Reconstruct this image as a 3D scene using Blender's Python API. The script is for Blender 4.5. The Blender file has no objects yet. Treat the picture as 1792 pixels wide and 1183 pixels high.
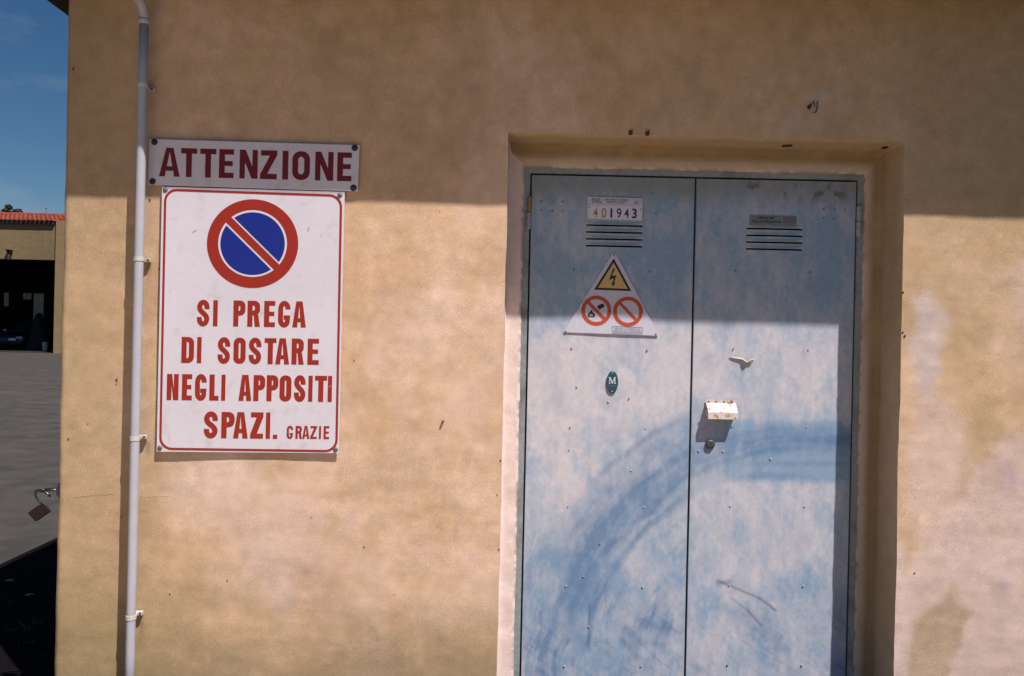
import bpy, bmesh, math, random
import numpy as np
from mathutils import Vector, Matrix

random.seed(7)
RNG = np.random.default_rng(7)
S = bpy.context.scene
COL = S.collection
R = math.radians

# ------------------------------------------------------------------ camera, sky, sun, exposure
F = 28.0 / 36.0 * 1792.0
CAM = Vector((0.0, -3.1, 1.55))
ROLL = R(1.27)
VX, VY = 870.0, 580.0
cam_d = bpy.data.cameras.new('camera')
cam_d.lens = 28.0
cam_d.sensor_width = 36.0
cam_d.sensor_fit = 'HORIZONTAL'
cam_d.shift_x = (896.0 - VX) / 1792.0
cam_d.shift_y = -(591.5 - VY) / 1792.0
cam_d.clip_start = 0.05
cam_d.clip_end = 3000
cam = bpy.data.objects.new('camera', cam_d)
COL.objects.link(cam)
cam.matrix_world = Matrix.Translation(CAM) @ Matrix.Rotation(R(90), 4, 'X') @ Matrix.Rotation(ROLL, 4, 'Z')
S.camera = cam

SUN_FROM = Vector((0.93, -1.0, 2.4)).normalized()
SUN_EL = math.asin(SUN_FROM.z)
SUN_ROT = math.atan2(SUN_FROM.x, SUN_FROM.y)
SKY_STRENGTH = 0.060
w = bpy.data.worlds.new('World')
S.world = w
w.use_nodes = True
wn = w.node_tree.nodes
wl = w.node_tree.links
wn.clear()
sky = wn.new('ShaderNodeTexSky')
sky.sky_type = 'NISHITA'
sky.sun_disc = False
sky.sun_elevation = SUN_EL
sky.sun_rotation = SUN_ROT
sky.air_density = 1.0
sky.dust_density = 0.3
sky.ozone_density = 4.5
tc = wn.new('ShaderNodeTexCoord')
mp = wn.new('ShaderNodeMapping')
mp.inputs['Scale'].default_value = (1.0, 1.0, 2.6)
cn = wn.new('ShaderNodeTexNoise')
cn.inputs['Scale'].default_value = 3.2
cn.inputs['Detail'].default_value = 7
cn.inputs['Roughness'].default_value = 0.62
cr = wn.new('ShaderNodeMapRange')
cr.inputs['From Min'].default_value = 0.52
cr.inputs['From Max'].default_value = 0.85
cr.inputs['To Max'].default_value = 0.42
cmix = wn.new('ShaderNodeMix')
cmix.data_type = 'RGBA'
cmix.inputs['B'].default_value = (7.0, 7.4, 8.2, 1)
bg = wn.new('ShaderNodeBackground')
bg.inputs['Strength'].default_value = SKY_STRENGTH
wo = wn.new('ShaderNodeOutputWorld')
wl.new(tc.outputs['Generated'], mp.inputs['Vector'])
wl.new(mp.outputs['Vector'], cn.inputs['Vector'])
wl.new(cn.outputs['Fac'], cr.inputs['Value'])
wl.new(cr.outputs['Result'], cmix.inputs['Factor'])
wl.new(sky.outputs['Color'], cmix.inputs['A'])
hs = wn.new('ShaderNodeHueSaturation')
hs.inputs['Saturation'].default_value = 1.22
hs.inputs['Value'].default_value = .70
wl.new(cmix.outputs['Result'], hs.inputs['Color'])
wl.new(hs.outputs['Color'], bg.inputs['Color'])
wl.new(bg.outputs['Background'], wo.inputs['Surface'])

sun_d = bpy.data.lights.new('sun', 'SUN')
sun_d.energy = 5.0
sun_d.angle = R(0.55)
sun_d.color = (1.0, 0.93, 0.88)
sun = bpy.data.objects.new('sun', sun_d)
COL.objects.link(sun)
sun.rotation_euler = (-SUN_FROM).to_track_quat('-Z', 'Y').to_euler()
sun.location = (4, -5, 9)

S.view_settings.view_transform = 'Standard'
S.view_settings.look = 'None'
S.view_settings.exposure = 0.48
S.view_settings.gamma = 1.0
S.view_settings.use_curve_mapping = False

# ------------------------------------------------------------------ photo measurement <-> metres on a wall-parallel plane
CR_, SR_ = math.cos(ROLL), math.sin(ROLL)
def P(u, v, y=0.0):
    d = y - CAM.y
    du, dv = u - VX, VY - v
    return Vector(((du * CR_ - dv * SR_) / F * d, y, CAM.z + (du * SR_ + dv * CR_) / F * d))
def proj(x, y, z):
    d = y - CAM.y
    X, Z = x / d * F, (z - CAM.z) / d * F
    return VX + X * CR_ + Z * SR_, VY + X * SR_ - Z * CR_

# ------------------------------------------------------------------ noise for stains
def _hash(ix, iy, seed):
    n = (ix.astype(np.int64) * 374761393 + iy.astype(np.int64) * 668265263 + seed * 974711) & 0x7fffffff
    n = ((n ^ (n >> 13)) * 1274126177) & 0x7fffffff
    return ((n ^ (n >> 16)) & 0xffff) / 65535.0
def vnoise(x, y, seed=0):
    ix, iy = np.floor(x), np.floor(y)
    fx, fy = x - ix, y - iy
    fx, fy = fx * fx * (3 - 2 * fx), fy * fy * (3 - 2 * fy)
    a, b = _hash(ix, iy, seed), _hash(ix + 1, iy, seed)
    c, d = _hash(ix, iy + 1, seed), _hash(ix + 1, iy + 1, seed)
    return (a * (1 - fx) + b * fx) * (1 - fy) + (c * (1 - fx) + d * fx) * fy
def fbm(x, y, octv=4, seed=0, rough=0.5):
    t, amp, tot = 0, 1.0, 0
    for k in range(octv):
        t = t + amp * vnoise(x * 2 ** k + 17.3 * k, y * 2 ** k + 9.1 * k, seed + k)
        tot += amp
        amp *= rough
    return t / tot
def sstep(a, b, x):
    t = np.clip((x - a) / (b - a), 0, 1)
    return t * t * (3 - 2 * t)
def box_mask(u, v, u0, v0, u1, v1, soft):
    return sstep(u0 - soft, u0 + soft, u) * (1 - sstep(u1 - soft, u1 + soft, u)) * sstep(v0 - soft, v0 + soft, v) * (1 - sstep(v1 - soft, v1 + soft, v))
def seg_dist(u, v, a, b):
    ax, ay = a; bx, by = b
    t = np.clip(((u - ax) * (bx - ax) + (v - ay) * (by - ay)) / ((bx - ax) ** 2 + (by - ay) ** 2), 0, 1)
    return np.hypot(u - ax - t * (bx - ax), v - ay - t * (by - ay))
def poly_mask(u, v, poly, soft):
    d = np.full(u.shape, 1e9)
    inside = np.zeros(u.shape, bool)
    for (ax, ay), (bx, by) in zip(poly, poly[1:] + poly[:1]):
        d = np.minimum(d, seg_dist(u, v, (ax, ay), (bx, by)))
        if ay != by:
            hit = ((ay > v) != (by > v)) & (u < (bx - ax) * (v - ay) / (by - ay) + ax)
            inside ^= hit
    return sstep(-soft, soft, np.where(inside, d, -d))
def mixc(a, b, t):
    return a * (1 - t[..., None]) + np.asarray(b) * t[..., None]

# ------------------------------------------------------------------ materials
def mat(name, col=(.5, .5, .5), rough=.6, metal=0.0, grain=.12, gscale=120, bump=0.0, bscale=250, bdist=.002,
        attr=None, spots=None, spec=.4, coat=0.0, stretch=None, big=0.0):
    m = bpy.data.materials.new(name)
    m.use_nodes = True
    nt = m.node_tree
    n, l = nt.nodes, nt.links
    b = n['Principled BSDF']
    b.inputs['Roughness'].default_value = rough
    b.inputs['Metallic'].default_value = metal
    b.inputs['Specular IOR Level'].default_value = spec
    if coat: b.inputs['Coat Weight'].default_value = coat
    t = n.new('ShaderNodeTexCoord')
    vec = t.outputs['Object']
    if stretch:
        q = n.new('ShaderNodeMapping')
        q.inputs['Scale'].default_value = stretch
        l.new(vec, q.inputs['Vector'])
        vec = q.outputs['Vector']
    if attr:
        a = n.new('ShaderNodeAttribute')
        a.attribute_name = attr
        base = a.outputs['Color']
    else:
        a = n.new('ShaderNodeRGB')
        a.outputs[0].default_value = (*col, 1)
        base = a.outputs[0]
    def vary(base, scale, amt, detail=4):
        ns = n.new('ShaderNodeTexNoise')
        ns.inputs['Scale'].default_value = scale
        ns.inputs['Detail'].default_value = detail
        l.new(vec, ns.inputs['Vector'])
        mr = n.new('ShaderNodeMapRange')
        mr.inputs['From Min'].default_value = .25
        mr.inputs['From Max'].default_value = .75
        mr.inputs['To Min'].default_value = 1 - amt
        mr.inputs['To Max'].default_value = 1 + amt
        l.new(ns.outputs['Fac'], mr.inputs['Value'])
        vm = n.new('ShaderNodeVectorMath')
        vm.operation = 'SCALE'
        l.new(base, vm.inputs[0])
        l.new(mr.outputs['Result'], vm.inputs['Scale'])
        return vm.outputs['Vector']
    if grain: base = vary(base, gscale, grain)
    if big: base = vary(base, gscale * .06, big)
    if spots:
        sc, lo, hi, scol = spots
        ns = n.new('ShaderNodeTexNoise')
        ns.inputs['Scale'].default_value = sc
        ns.inputs['Detail'].default_value = 6
        l.new(vec, ns.inputs['Vector'])
        mr = n.new('ShaderNodeMapRange')
        mr.inputs['From Min'].default_value = lo
        mr.inputs['From Max'].default_value = hi
        l.new(ns.outputs['Fac'], mr.inputs['Value'])
        mx = n.new('ShaderNodeMix')
        mx.data_type = 'RGBA'
        mx.inputs['B'].default_value = (*scol, 1)
        l.new(mr.outputs['Result'], mx.inputs['Factor'])
        l.new(base, mx.inputs['A'])
        base = mx.outputs['Result']
    l.new(base, b.inputs['Base Color'])
    if bump:
        ns = n.new('ShaderNodeTexNoise')
        ns.inputs['Scale'].default_value = bscale
        ns.inputs['Detail'].default_value = 5
        ns.inputs['Roughness'].default_value = .6
        l.new(vec, ns.inputs['Vector'])
        bp = n.new('ShaderNodeBump')
        bp.inputs['Strength'].default_value = bump
        bp.inputs['Distance'].default_value = bdist
        l.new(ns.outputs['Fac'], bp.inputs['Height'])
        l.new(bp.outputs['Normal'], b.inputs['Normal'])
    return m

M = {}
M['stucco'] = mat('stucco', attr='tint', rough=.95, grain=.17, big=.085, gscale=230, bump=.38, bscale=200, bdist=.0016, spec=.1)
M['reveal'] = mat('reveal_plaster', attr='tint', rough=.95, grain=.15, big=.06, gscale=220, bump=.3, bscale=120, bdist=.002, spec=.1)
M['side'] = mat('side_stucco', (.40, .28, .16), rough=.95, grain=.12, gscale=120, bump=.5, bscale=150, spec=.1)
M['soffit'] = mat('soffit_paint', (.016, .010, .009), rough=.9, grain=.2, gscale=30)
M['roof_slab'] = mat('roof_concrete', (.22, .19, .16), rough=.95, grain=.2, gscale=20)
M['pvc'] = mat('pipe_enamel', (.38, .38, .43), rough=.35, grain=.05, gscale=15, spec=.5, spots=(60, .66, .76, (.35, .33, .33)))
M['gutter'] = mat('gutter_metal', (.030, .022, .022), rough=.6, grain=.15)
M['brass_rust'] = mat('rusty_iron', (.065, .036, .026), rough=.85, grain=.4, gscale=300)
M['clip'] = mat('pipe_clip_plastic', (.50, .47, .44), rough=.6, grain=.15)
M['sign_white'] = mat('sign_white', (.60, .565, .625), rough=.42, grain=.025, gscale=40, big=.05, spec=.35, spots=(16, .56, .80, (.50, .46, .46)))
M['sign_red'] = mat('sign_red', (.285, .022, .012), rough=.45, grain=.05, gscale=40, spec=.3)
M['attention_red'] = mat('attention_red', (.15, .010, .014), rough=.45, grain=.06, gscale=40, spec=.3)
M['sign_blue'] = mat('sign_blue', (.009, .022, .21), rough=.42, grain=.06, gscale=40, spec=.3)
M['sign_back'] = mat('sign_edge', (.36, .34, .37), rough=.5, metal=.2)
M['screw_rust'] = mat('screw_rust', (.035, .02, .022), rough=.7, grain=.4, gscale=400)
M['screw_grey'] = mat('screw_grey', (.16, .14, .13), rough=.55, metal=.4, grain=.3, gscale=400)
M['door'] = mat('door_sheet', attr='tint', rough=.62, grain=.05, gscale=90, bump=.05, bscale=60, bdist=.002, spec=.25)
M['door_edge'] = mat('door_steel_edge', (.20, .24, .30), rough=.6, grain=.15)
M['frame'] = mat('frame_steel', (.24, .265, .28), rough=.65, grain=.2, gscale=60, spots=(9, .52, .72, (.14, .15, .15)), big=.12)
M['gap'] = mat('door_gap', (.012, .012, .013), rough=1, grain=0)
M['hinge'] = mat('hinge_steel', (.33, .34, .34), rough=.6, metal=.1, grain=.25, gscale=200, spots=(60, .56, .66, (.26, .19, .07)))
M['hinge_rust'] = mat('hinge_yellowed', (.24, .19, .09), rough=.75, grain=.4, gscale=200)
M['rivet'] = mat('rivet_head', (.36, .38, .44), rough=.5, metal=.1, grain=.3, gscale=300)
M['rivet_dark'] = mat('rivet_head_dark', (.17, .19, .22), rough=.6, metal=.1, grain=.3, gscale=300)
M['hood'] = mat('lock_cover_paint', (.62, .53, .50), rough=.6, grain=.08, gscale=60, spots=(42, .52, .66, (.36, .20, .10)), spec=.3)
M['lock'] = mat('lock_metal', (.07, .07, .08), rough=.5, metal=.3, grain=.3, gscale=400)
M['plate'] = mat('plate_white', (.50, .47, .54), rough=.5, grain=.06, gscale=80)
M['plate_light'] = mat('plate_light', (.60, .57, .66), rough=.5, grain=.05, gscale=80)
M['plate_grey'] = mat('plate_grey', (.17, .18, .20), rough=.55, grain=.2, gscale=90)
M['ink'] = mat('ink_black', (.018, .017, .02), rough=.6, grain=0)
M['ink_faded'] = mat('ink_faded', (.15, .13, .16), rough=.6, grain=.2, gscale=300)
M['ink_violet'] = mat('ink_violet', (.06, .045, .09), rough=.6, grain=.2, gscale=300)
M['ink_ochre'] = mat('ink_ochre', (.34, .20, .06), rough=.6, grain=.3, gscale=300)
M['warn_white'] = mat('warning_white', (.52, .51, .60), rough=.45, grain=.05, gscale=60)
M['warn_yellow'] = mat('warning_yellow', (.56, .37, .14), rough=.5, grain=.08, gscale=90)
M['warn_red'] = mat('warning_red', (.46, .065, .025), rough=.5, grain=.1, gscale=90)
M['badge'] = mat('badge_green', (.012, .07, .085), rough=.4, grain=.1, gscale=200)
M['scrap'] = mat('scrap_metal', (.62, .56, .54), rough=.5, metal=.1, grain=.2, gscale=200)
M['brass'] = mat('padlock_brass', (.022, .012, .010), rough=.55, metal=.35, grain=.3, gscale=200)
M['steel'] = mat('shackle_steel', (.07, .07, .075), rough=.3, metal=.9, grain=.2, gscale=200)
M['asphalt'] = None
M['g_wall'] = mat('garage_render', (.19, .135, .068), rough=.95, grain=.12, gscale=5, big=.15, bump=.3, bscale=8, bdist=.03)
M['g_corner'] = mat('garage_corner_render', (.24, .165, .085), rough=.95, grain=.1, gscale=5)
M['tile'] = mat('terracotta', (.22, .05, .026), rough=.9, grain=.35, gscale=3.5, big=.2)
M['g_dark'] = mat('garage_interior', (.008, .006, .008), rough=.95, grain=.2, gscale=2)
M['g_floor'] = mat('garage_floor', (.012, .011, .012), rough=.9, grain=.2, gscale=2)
M['fascia'] = mat('eave_wood', (.05, .03, .022), rough=.9, grain=.2)
M['car'] = mat('car_paint', (.012, .014, .03), rough=.3, grain=0, coat=.2)
M['car_glass'] = mat('car_glass', (.02, .025, .03), rough=.08, grain=0, spec=.7)
M['rubber'] = mat('rubber', (.015, .015, .015), rough=.85)
M['lampglass'] = mat('headlight_glass', (.25, .27, .30), rough=.15, grain=0, spec=.8)
M['bucket'] = mat('bucket_plastic', (.36, .38, .38), rough=.5)
M['board'] = mat('notice_board', (.60, .66, .66), rough=.6, grain=.35, gscale=4)
M['tarp'] = mat('tarpaulin', (.003, .003, .004), rough=.8, bump=.3, bscale=8, bdist=.03)
M['lamp'] = mat('lamp_iron', (.03, .022, .03), rough=.6)
M['bark'] = mat('bark', (.06, .042, .03), rough=.95, grain=.3, gscale=4)
M['needles'] = mat('pine_needles', (.022, .032, .016), rough=.8, grain=.5, gscale=3)
M['grass'] = mat('dry_grass', (.06, .055, .035), rough=.9)
M['paper'] = mat('litter_paper', (.16, .16, .17), rough=.8)
M['crack'] = mat('crack_line', (.22, .15, .09), rough=1, grain=.3, gscale=100)
M['speck'] = mat('speck_rust', (.07, .035, .025), rough=1, grain=.3, gscale=100)
def asphalt():
    m = mat('asphalt', (.046, .040, .034), rough=.92, grain=.45, gscale=90, bump=.5, bscale=120, bdist=.004, spots=(2.6, .47, .64, (.030, .027, .023)), big=.15)
    nt = m.node_tree; n, l = nt.nodes, nt.links
    b = n['Principled BSDF']
    src = b.inputs['Base Color'].links[0].from_socket
    t = n.new('ShaderNodeTexCoord'); q = n.new('ShaderNodeMapping')
    q.inputs['Scale'].default_value = (.12, .75, 1)
    q.inputs['Rotation'].default_value = (0, 0, R(8))
    ns = n.new('ShaderNodeTexNoise'); ns.inputs['Scale'].default_value = 1.3; ns.inputs['Detail'].default_value = 7
    ns.inputs['Distortion'].default_value = .6
    mr = n.new('ShaderNodeMapRange'); mr.inputs['From Min'].default_value = .54; mr.inputs['From Max'].default_value = .72
    mr.inputs['To Max'].default_value = .4
    mx = n.new('ShaderNodeMix'); mx.data_type = 'RGBA'; mx.inputs['B'].default_value = (.085, .071, .060, 1)
    l.new(t.outputs['Object'], q.inputs['Vector']); l.new(q.outputs['Vector'], ns.inputs['Vector'])
    l.new(ns.outputs['Fac'], mr.inputs['Value']); l.new(mr.outputs['Result'], mx.inputs['Factor'])
    l.new(src, mx.inputs['A']); l.new(mx.outputs['Result'], b.inputs['Base Color'])
    return m
M['asphalt'] = asphalt()

# ------------------------------------------------------------------ object helpers
def origin_of(o):
    p = Vector((0, 0, 0))
    while o:
        p = p + Vector(o.location)
        o = o.parent
    return p
def tag(o, label, cat, group=None):
    o['label'] = label
    o['category'] = cat
    if group: o['group'] = group
    return o
def thing(name, label, cat, loc, group=None):
    o = bpy.data.objects.new(name, None)
    o.empty_display_size = .05
    o.location = loc
    COL.objects.link(o)
    return tag(o, label, cat, group)
def obj(name, verts, faces, m, parent=None, smooth=False, label=None, kind=None, loc=None):
    """mesh object; verts in world metres; parent None -> stands alone with its origin at loc"""
    off = origin_of(parent) if parent else Vector((0, 0, 0))
    lo = Vector(loc) if loc is not None else None
    base = off if lo is None else lo
    me = bpy.data.meshes.new(name)
    va = np.asarray([tuple(v) for v in verts], dtype=float) - np.array(base)
    me.from_pydata(va.tolist(), [], faces)
    me.materials.append(m)
    if smooth:
        me.polygons.foreach_set('use_smooth', [True] * len(me.polygons))
    me.update()
    o = bpy.data.objects.new(name, me)
    COL.objects.link(o)
    if parent: o.parent = parent
    if lo is not None: o.location = lo - off
    if label: o['label'] = label
    if kind: o['kind'] = kind
    return o
def bm_obj(name, bm, m, parent=None, smooth=False, **k):
    bm.verts.index_update()
    vs = [v.co.copy() for v in bm.verts]
    fs = [[v.index for v in f.verts] for f in bm.faces]
    bm.free()
    return obj(name, vs, fs, m, parent, smooth, **k)
def copy_mesh(src, parent, loc, label=None, rot=None, scale=None):
    o = src.copy()
    COL.objects.link(o)
    o.parent = parent
    o.location = Vector(loc) - (origin_of(parent) if parent else Vector((0, 0, 0)))
    if rot is not None: o.rotation_euler = rot
    if scale is not None: o.scale = scale
    if label: o['label'] = label
    return o
def box(bm, x0, y0, z0, x1, y1, z1, bev=0.0):
    r = bmesh.ops.create_cube(bm, size=1.0)
    for v in r['verts']:
        v.co = Vector(((x0 + x1) / 2 + v.co.x * (x1 - x0), (y0 + y1) / 2 + v.co.y * (y1 - y0), (z0 + z1) / 2 + v.co.z * (z1 - z0)))
    if bev:
        es = list({e for v in r['verts'] for e in v.link_edges})
        bmesh.ops.bevel(bm, geom=es, offset=bev, segments=2, affect='EDGES', profile=.6)
def hexa(bm, front, back):
    """solid between two quads (lists of 4 points)"""
    a = [bm.verts.new(p) for p in front]
    b = [bm.verts.new(p) for p in back]
    bm.faces.new(a)
    bm.faces.new(b[::-1])
    for i in range(4):
        bm.faces.new((a[i], b[i], b[(i + 1) % 4], a[(i + 1) % 4]))
def tube(bm, pts, rad, seg=16, cap=True):
    pts = [Vector(p) for p in pts]
    rad = rad if isinstance(rad, (list, tuple)) else [rad] * len(pts)
    rings = []
    up = None
    for i, p in enumerate(pts):
        t = (pts[min(i + 1, len(pts) - 1)] - pts[max(i - 1, 0)]).normalized()
        if up is None:
            up = Vector((1, 0, 0)) if abs(t.x) < .9 else Vector((0, 0, 1))
        a = (up - t * up.dot(t)).normalized()
        b = t.cross(a)
        up = a
        rings.append([bm.verts.new(p + (a * math.cos(2 * math.pi * k / seg) + b * math.sin(2 * math.pi * k / seg)) * rad[i]) for k in range(seg)])
    for r0, r1 in zip(rings, rings[1:]):
        for k in range(seg):
            bm.faces.new((r0[k], r0[(k + 1) % seg], r1[(k + 1) % seg], r1[k]))
    if cap:
        bm.faces.new(rings[0][::-1])
        bm.faces.new(rings[-1])
def lathe_y(profile, seg=20):
    """profile: (radius, y) pairs round the y axis, camera side is -y"""
    vs, fs = [], []
    for r, y in profile:
        for k in range(seg):
            a = 2 * math.pi * k / seg
            vs.append((r * math.cos(a), y, r * math.sin(a)))
    for i in range(len(profile) - 1):
        for k in range(seg):
            fs.append((i * seg + k, i * seg + (k + 1) % seg, (i + 1) * seg + (k + 1) % seg, (i + 1) * seg + k))
    fs.append([k for k in range(seg)][::-1])
    fs.append([(len(profile) - 1) * seg + k for k in range(seg)])
    return vs, fs
def fill_px(name, loops, m, parent, y, label=None, thick=None):
    """flat print from outlines in photo measure, laid on the plane y (outer loops and holes, even-odd)"""
    cu = bpy.data.curves.new(name, 'CURVE')
    cu.dimensions = '2D'
    cu.fill_mode = 'BOTH'
    for lp in loops:
        sp = cu.splines.new('POLY')
        sp.points.add(len(lp) - 1)
        for q, (u, v) in zip(sp.points, lp):
            q.co = (u * .01, -v * .01, 0, 1)
        sp.use_cyclic_u = True
    tmp = bpy.data.objects.new('tmp', cu)
    COL.objects.link(tmp)
    dg = bpy.context.evaluated_depsgraph_get()
    me = bpy.data.meshes.new_from_object(tmp.evaluated_get(dg))
    vs = [P(v.co.x * 100, -v.co.y * 100, y) for v in me.vertices]
    fs = [list(p.vertices) for p in me.polygons]
    bpy.data.objects.remove(tmp)
    bpy.data.curves.remove(cu)
    bpy.data.meshes.remove(me)
    return obj(name, vs, fs, m, parent, label=label)
def text_px(name, body, m, parent, y, u0, v0, u1, v1, height, bold=0.0):
    """small printing with the built-in font: baseline (u0,v0)-(u1,v1), stretched to that width"""
    cu = bpy.data.curves.new(name, 'FONT')
    cu.body = body
    cu.size = 1.0
    cu.offset = bold
    cu.fill_mode = 'FRONT'
    tmp = bpy.data.objects.new('tmp', cu)
    COL.objects.link(tmp)
    dg = bpy.context.evaluated_depsgraph_get()
    me = bpy.data.meshes.new_from_object(tmp.evaluated_get(dg))
    xs = [v.co.x for v in me.vertices]
    x0, x1 = min(xs), max(xs)
    vs = []
    for v in me.vertices:
        t = (v.co.x - x0) / (x1 - x0)
        h = v.co.y / .73 * height
        vs.append(P(u0 + (u1 - u0) * t + h * .022, v0 + (v1 - v0) * t - h, y))
    fs = [list(p.vertices) for p in me.polygons]
    bpy.data.objects.remove(tmp)
    bpy.data.curves.remove(cu)
    bpy.data.meshes.remove(me)
    return obj(name, vs, fs, m, parent)

# condensed sign-writer's capitals: outlines in a cell w wide and 1 high, stroke s
def arc(cx, cy, rx, ry, a0, a1, n=8):
    return [(cx + rx * math.cos(R(a0 + (a1 - a0) * k / n)), cy + ry * math.sin(R(a0 + (a1 - a0) * k / n))) for k in range(n + 1)]
def stroke(path, s):
    p = [Vector((*q, 0)) for q in path]
    L, Rr = [], []
    for i, q in enumerate(p):
        if i == 0: t = (p[1] - p[0]).normalized(); k = 1
        elif i == len(p) - 1: t = (p[-1] - p[-2]).normalized(); k = 1
        else:
            a, b = (p[i] - p[i - 1]).normalized(), (p[i + 1] - p[i]).normalized()
            t = (a + b).normalized()
            k = 1 / max(.5, t.dot(a))
        nrm = Vector((-t.y, t.x, 0)) * (s / 2 * k)
        L.append(((q + nrm).x, (q + nrm).y))
        Rr.append(((q - nrm).x, (q - nrm).y))
    return L + Rr[::-1]
def glyph(c, w, s):
    h = 1.0
    sh = s * .92          # horizontal strokes are a little thinner
    if c == 'I': return [[(0, 0), (w, 0), (w, h), (0, h)]]
    if c == '.': return [[(0, 0), (w, 0), (w, w * .95), (0, w * .95)]]
    if c == 'T': return [[(w / 2 - s / 2, 0), (w / 2 + s / 2, 0), (w / 2 + s / 2, h - sh), (w, h - sh), (w, h), (0, h), (0, h - sh), (w / 2 - s / 2, h - sh)]]
    if c == 'L': return [[(0, 0), (w, 0), (w, sh), (s, sh), (s, h), (0, h)]]
    if c == 'E':
        m0, m1 = .5 - sh * .42, .5 + sh * .5
        return [[(0, 0), (w, 0), (w, sh), (s, sh), (s, m0), (w * .93, m0), (w * .93, m1), (s, m1), (s, h - sh), (w, h - sh), (w, h), (0, h)]]
    if c == 'N':
        k = s * 1.12
        return [[(0, 0), (s * .93, 0), (s * .93, h - k * 1.9), (w - s * 1.02, 0), (w, 0), (w, h), (w - s * .93, h), (w - s * .93, k * 1.9), (s * 1.02, h), (0, h)]]
    if c == 'Z':
        return [[(0, 0), (w, 0), (w, sh), (s * 1.22, sh), (w, h - sh * .9), (w, h), (w * .03, h), (w * .03, h - sh), (w - s * 1.25, h - sh), (0, sh * .9)]]
    if c == 'A':
        a = s * .62
        d = (w / 2 - a)
        yb0, yb1 = .2, .2 + sh * .85
        def inner(y): return s * 1.03 + (w / 2 - s * 1.03) * y / (h * .93)
        return [[(0, 0), (s * 1.0, 0), (inner(yb0) - .012, yb0), (w - inner(yb0) + .012, yb0), (w - s, 0), (w, 0), (w / 2 + a, h), (w / 2 - a, h)],
                [(inner(yb1), yb1), (w - inner(yb1), yb1), (w / 2, h * .86)]]
    if c == 'O':
        r = w * .46
        o = arc(w - r, h - r, r, r, 0, 90) + arc(r, h - r, r, r, 90, 180) + arc(r, r, r, r, 180, 270) + arc(w - r, r, r, r, 270, 360)
        q = max(.03, r - s * .75)
        a, b, cc, d = s, w - s, sh, h - sh
        i = arc(b - q, d - q, q, q, 0, 90) + arc(a + q, d - q, q, q, 90, 180) + arc(a + q, cc + q, q, q, 180, 270) + arc(b - q, cc + q, q, q, 270, 360)
        return [o, i]
    if c == 'D':
        r = w * .48
        q = max(.03, r - s * .75)
        o = [(0, 0)] + arc(w - r, r, r, r, 270, 360) + arc(w - r, h - r, r, r, 0, 90) + [(0, h)]
        i = [(s, sh)] + arc(w - s - q, sh + q, q, q, 270, 360) + arc(w - s - q, h - sh - q, q, q, 0, 90) + [(s, h - sh)]
        return [o, i]
    if c in 'PR':
        yb = .42 if c == 'P' else .44
        r = min(w * .46, (h - yb) / 2)
        q = max(.03, r - s * .72)
        hole = [(s, yb + sh)] + arc(w - s - q, yb + sh + q, q, q, 270, 360) + arc(w - s - q, h - sh - q, q, q, 0, 90) + [(s, h - sh)]
        if c == 'P':
            o = [(0, 0), (s, 0), (s, yb)] + arc(w - r, yb + r, r, r, 270, 360) + arc(w - r, h - r, r, r, 0, 90) + [(0, h)]
        else:
            o = [(0, 0), (s, 0), (s, yb), (w * .50, yb), (w - s * .98, 0), (w + .01, 0), (w - s * .35, yb + .02)] + arc(w - r, yb + r, r, r, 300, 360) + arc(w - r, h - r, r, r, 0, 90) + [(0, h)]
        return [o, hole]
    if c == 'S':
        x0, x1, y0, y1, e = s / 2, w - s / 2, sh / 2 - .008, h - sh / 2 + .008, .19
        rx = (x1 - x0) / 2
        ry = .215
        ry = .20
        p = [(x1, .655)] + arc((x0 + x1) / 2, y1 - ry, rx, ry, 0, 180, 12)
        p += [(x0 + rx * .16, .632), (x0 + rx * .5, .565), (x1 - rx * .5, .435), (x1 - rx * .16, .368)]
        p += arc((x0 + x1) / 2, y0 + ry, rx, ry, 0, -180, 12) + [(x0, .345)]
        return [stroke(p, s * .97)]
    if c == 'G':
        x0, x1, y0, y1 = s / 2, w - s / 2, sh / 2 - .008, h - sh / 2 + .008
        rx = (x1 - x0) / 2
        ry = .215
        cx = (x0 + x1) / 2
        p = [(x1, .69)] + arc(cx, y1 - ry, rx, ry, 0, 180, 12) + arc(cx, y0 + ry, rx, ry, 180, 330, 10) + [(x1, .42), (cx - .01, .42)]
        p = p[:-2] + [(x1, .30)]
        body = stroke(p, s * .97)
        # arm of the G: widen the end of the stroke into the bar
        n = len(body) // 2
        end_l, end_r = body[n - 1], body[n]
        bar = [(x1 - s * .485, .435 - sh * .8), (cx - .02, .435 - sh * .8), (cx - .02, .435 + sh * .1), (x1 + s * .485, .435 + sh * .1)]
        return [body[:n - 1] + [(x1 + s * .485, .30), bar[3], bar[2], bar[1], bar[0], (x1 - s * .485, .30)] + body[n + 1:]] if end_l[0] > end_r[0] else \
               [body[:n - 1] + bar + body[n + 1:]]
    return []
def letter_line(name, spec, m, parent, y, b0, b1, hgt, s, ox, oy, sc, lean=.022):
    """spec: (char, left, right) in crop units; baseline b0..b1 (crop x,y); hgt crop units"""
    words, loops, last = [], [], None
    for c, l, r in spec:
        if last is not None and l - last > hgt * .26 and c != '.':
            words.append(loops); loops = []
        last = r
        w = (r - l) / hgt
        for lp in glyph(c, w, s):
            out = []
            for gx, gy in lp:
                cx = l + gx * hgt + gy * hgt * lean - hgt * lean * .5
                t = (cx - b0[0]) / (b1[0] - b0[0])
                cy = b0[1] + (b1[1] - b0[1]) * t - gy * hgt
                out.append((ox + cx / sc, oy + cy / sc))
            loops.append(out)
    for lp in words + [loops]: fill_px(name, lp, m, parent, y)

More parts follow.
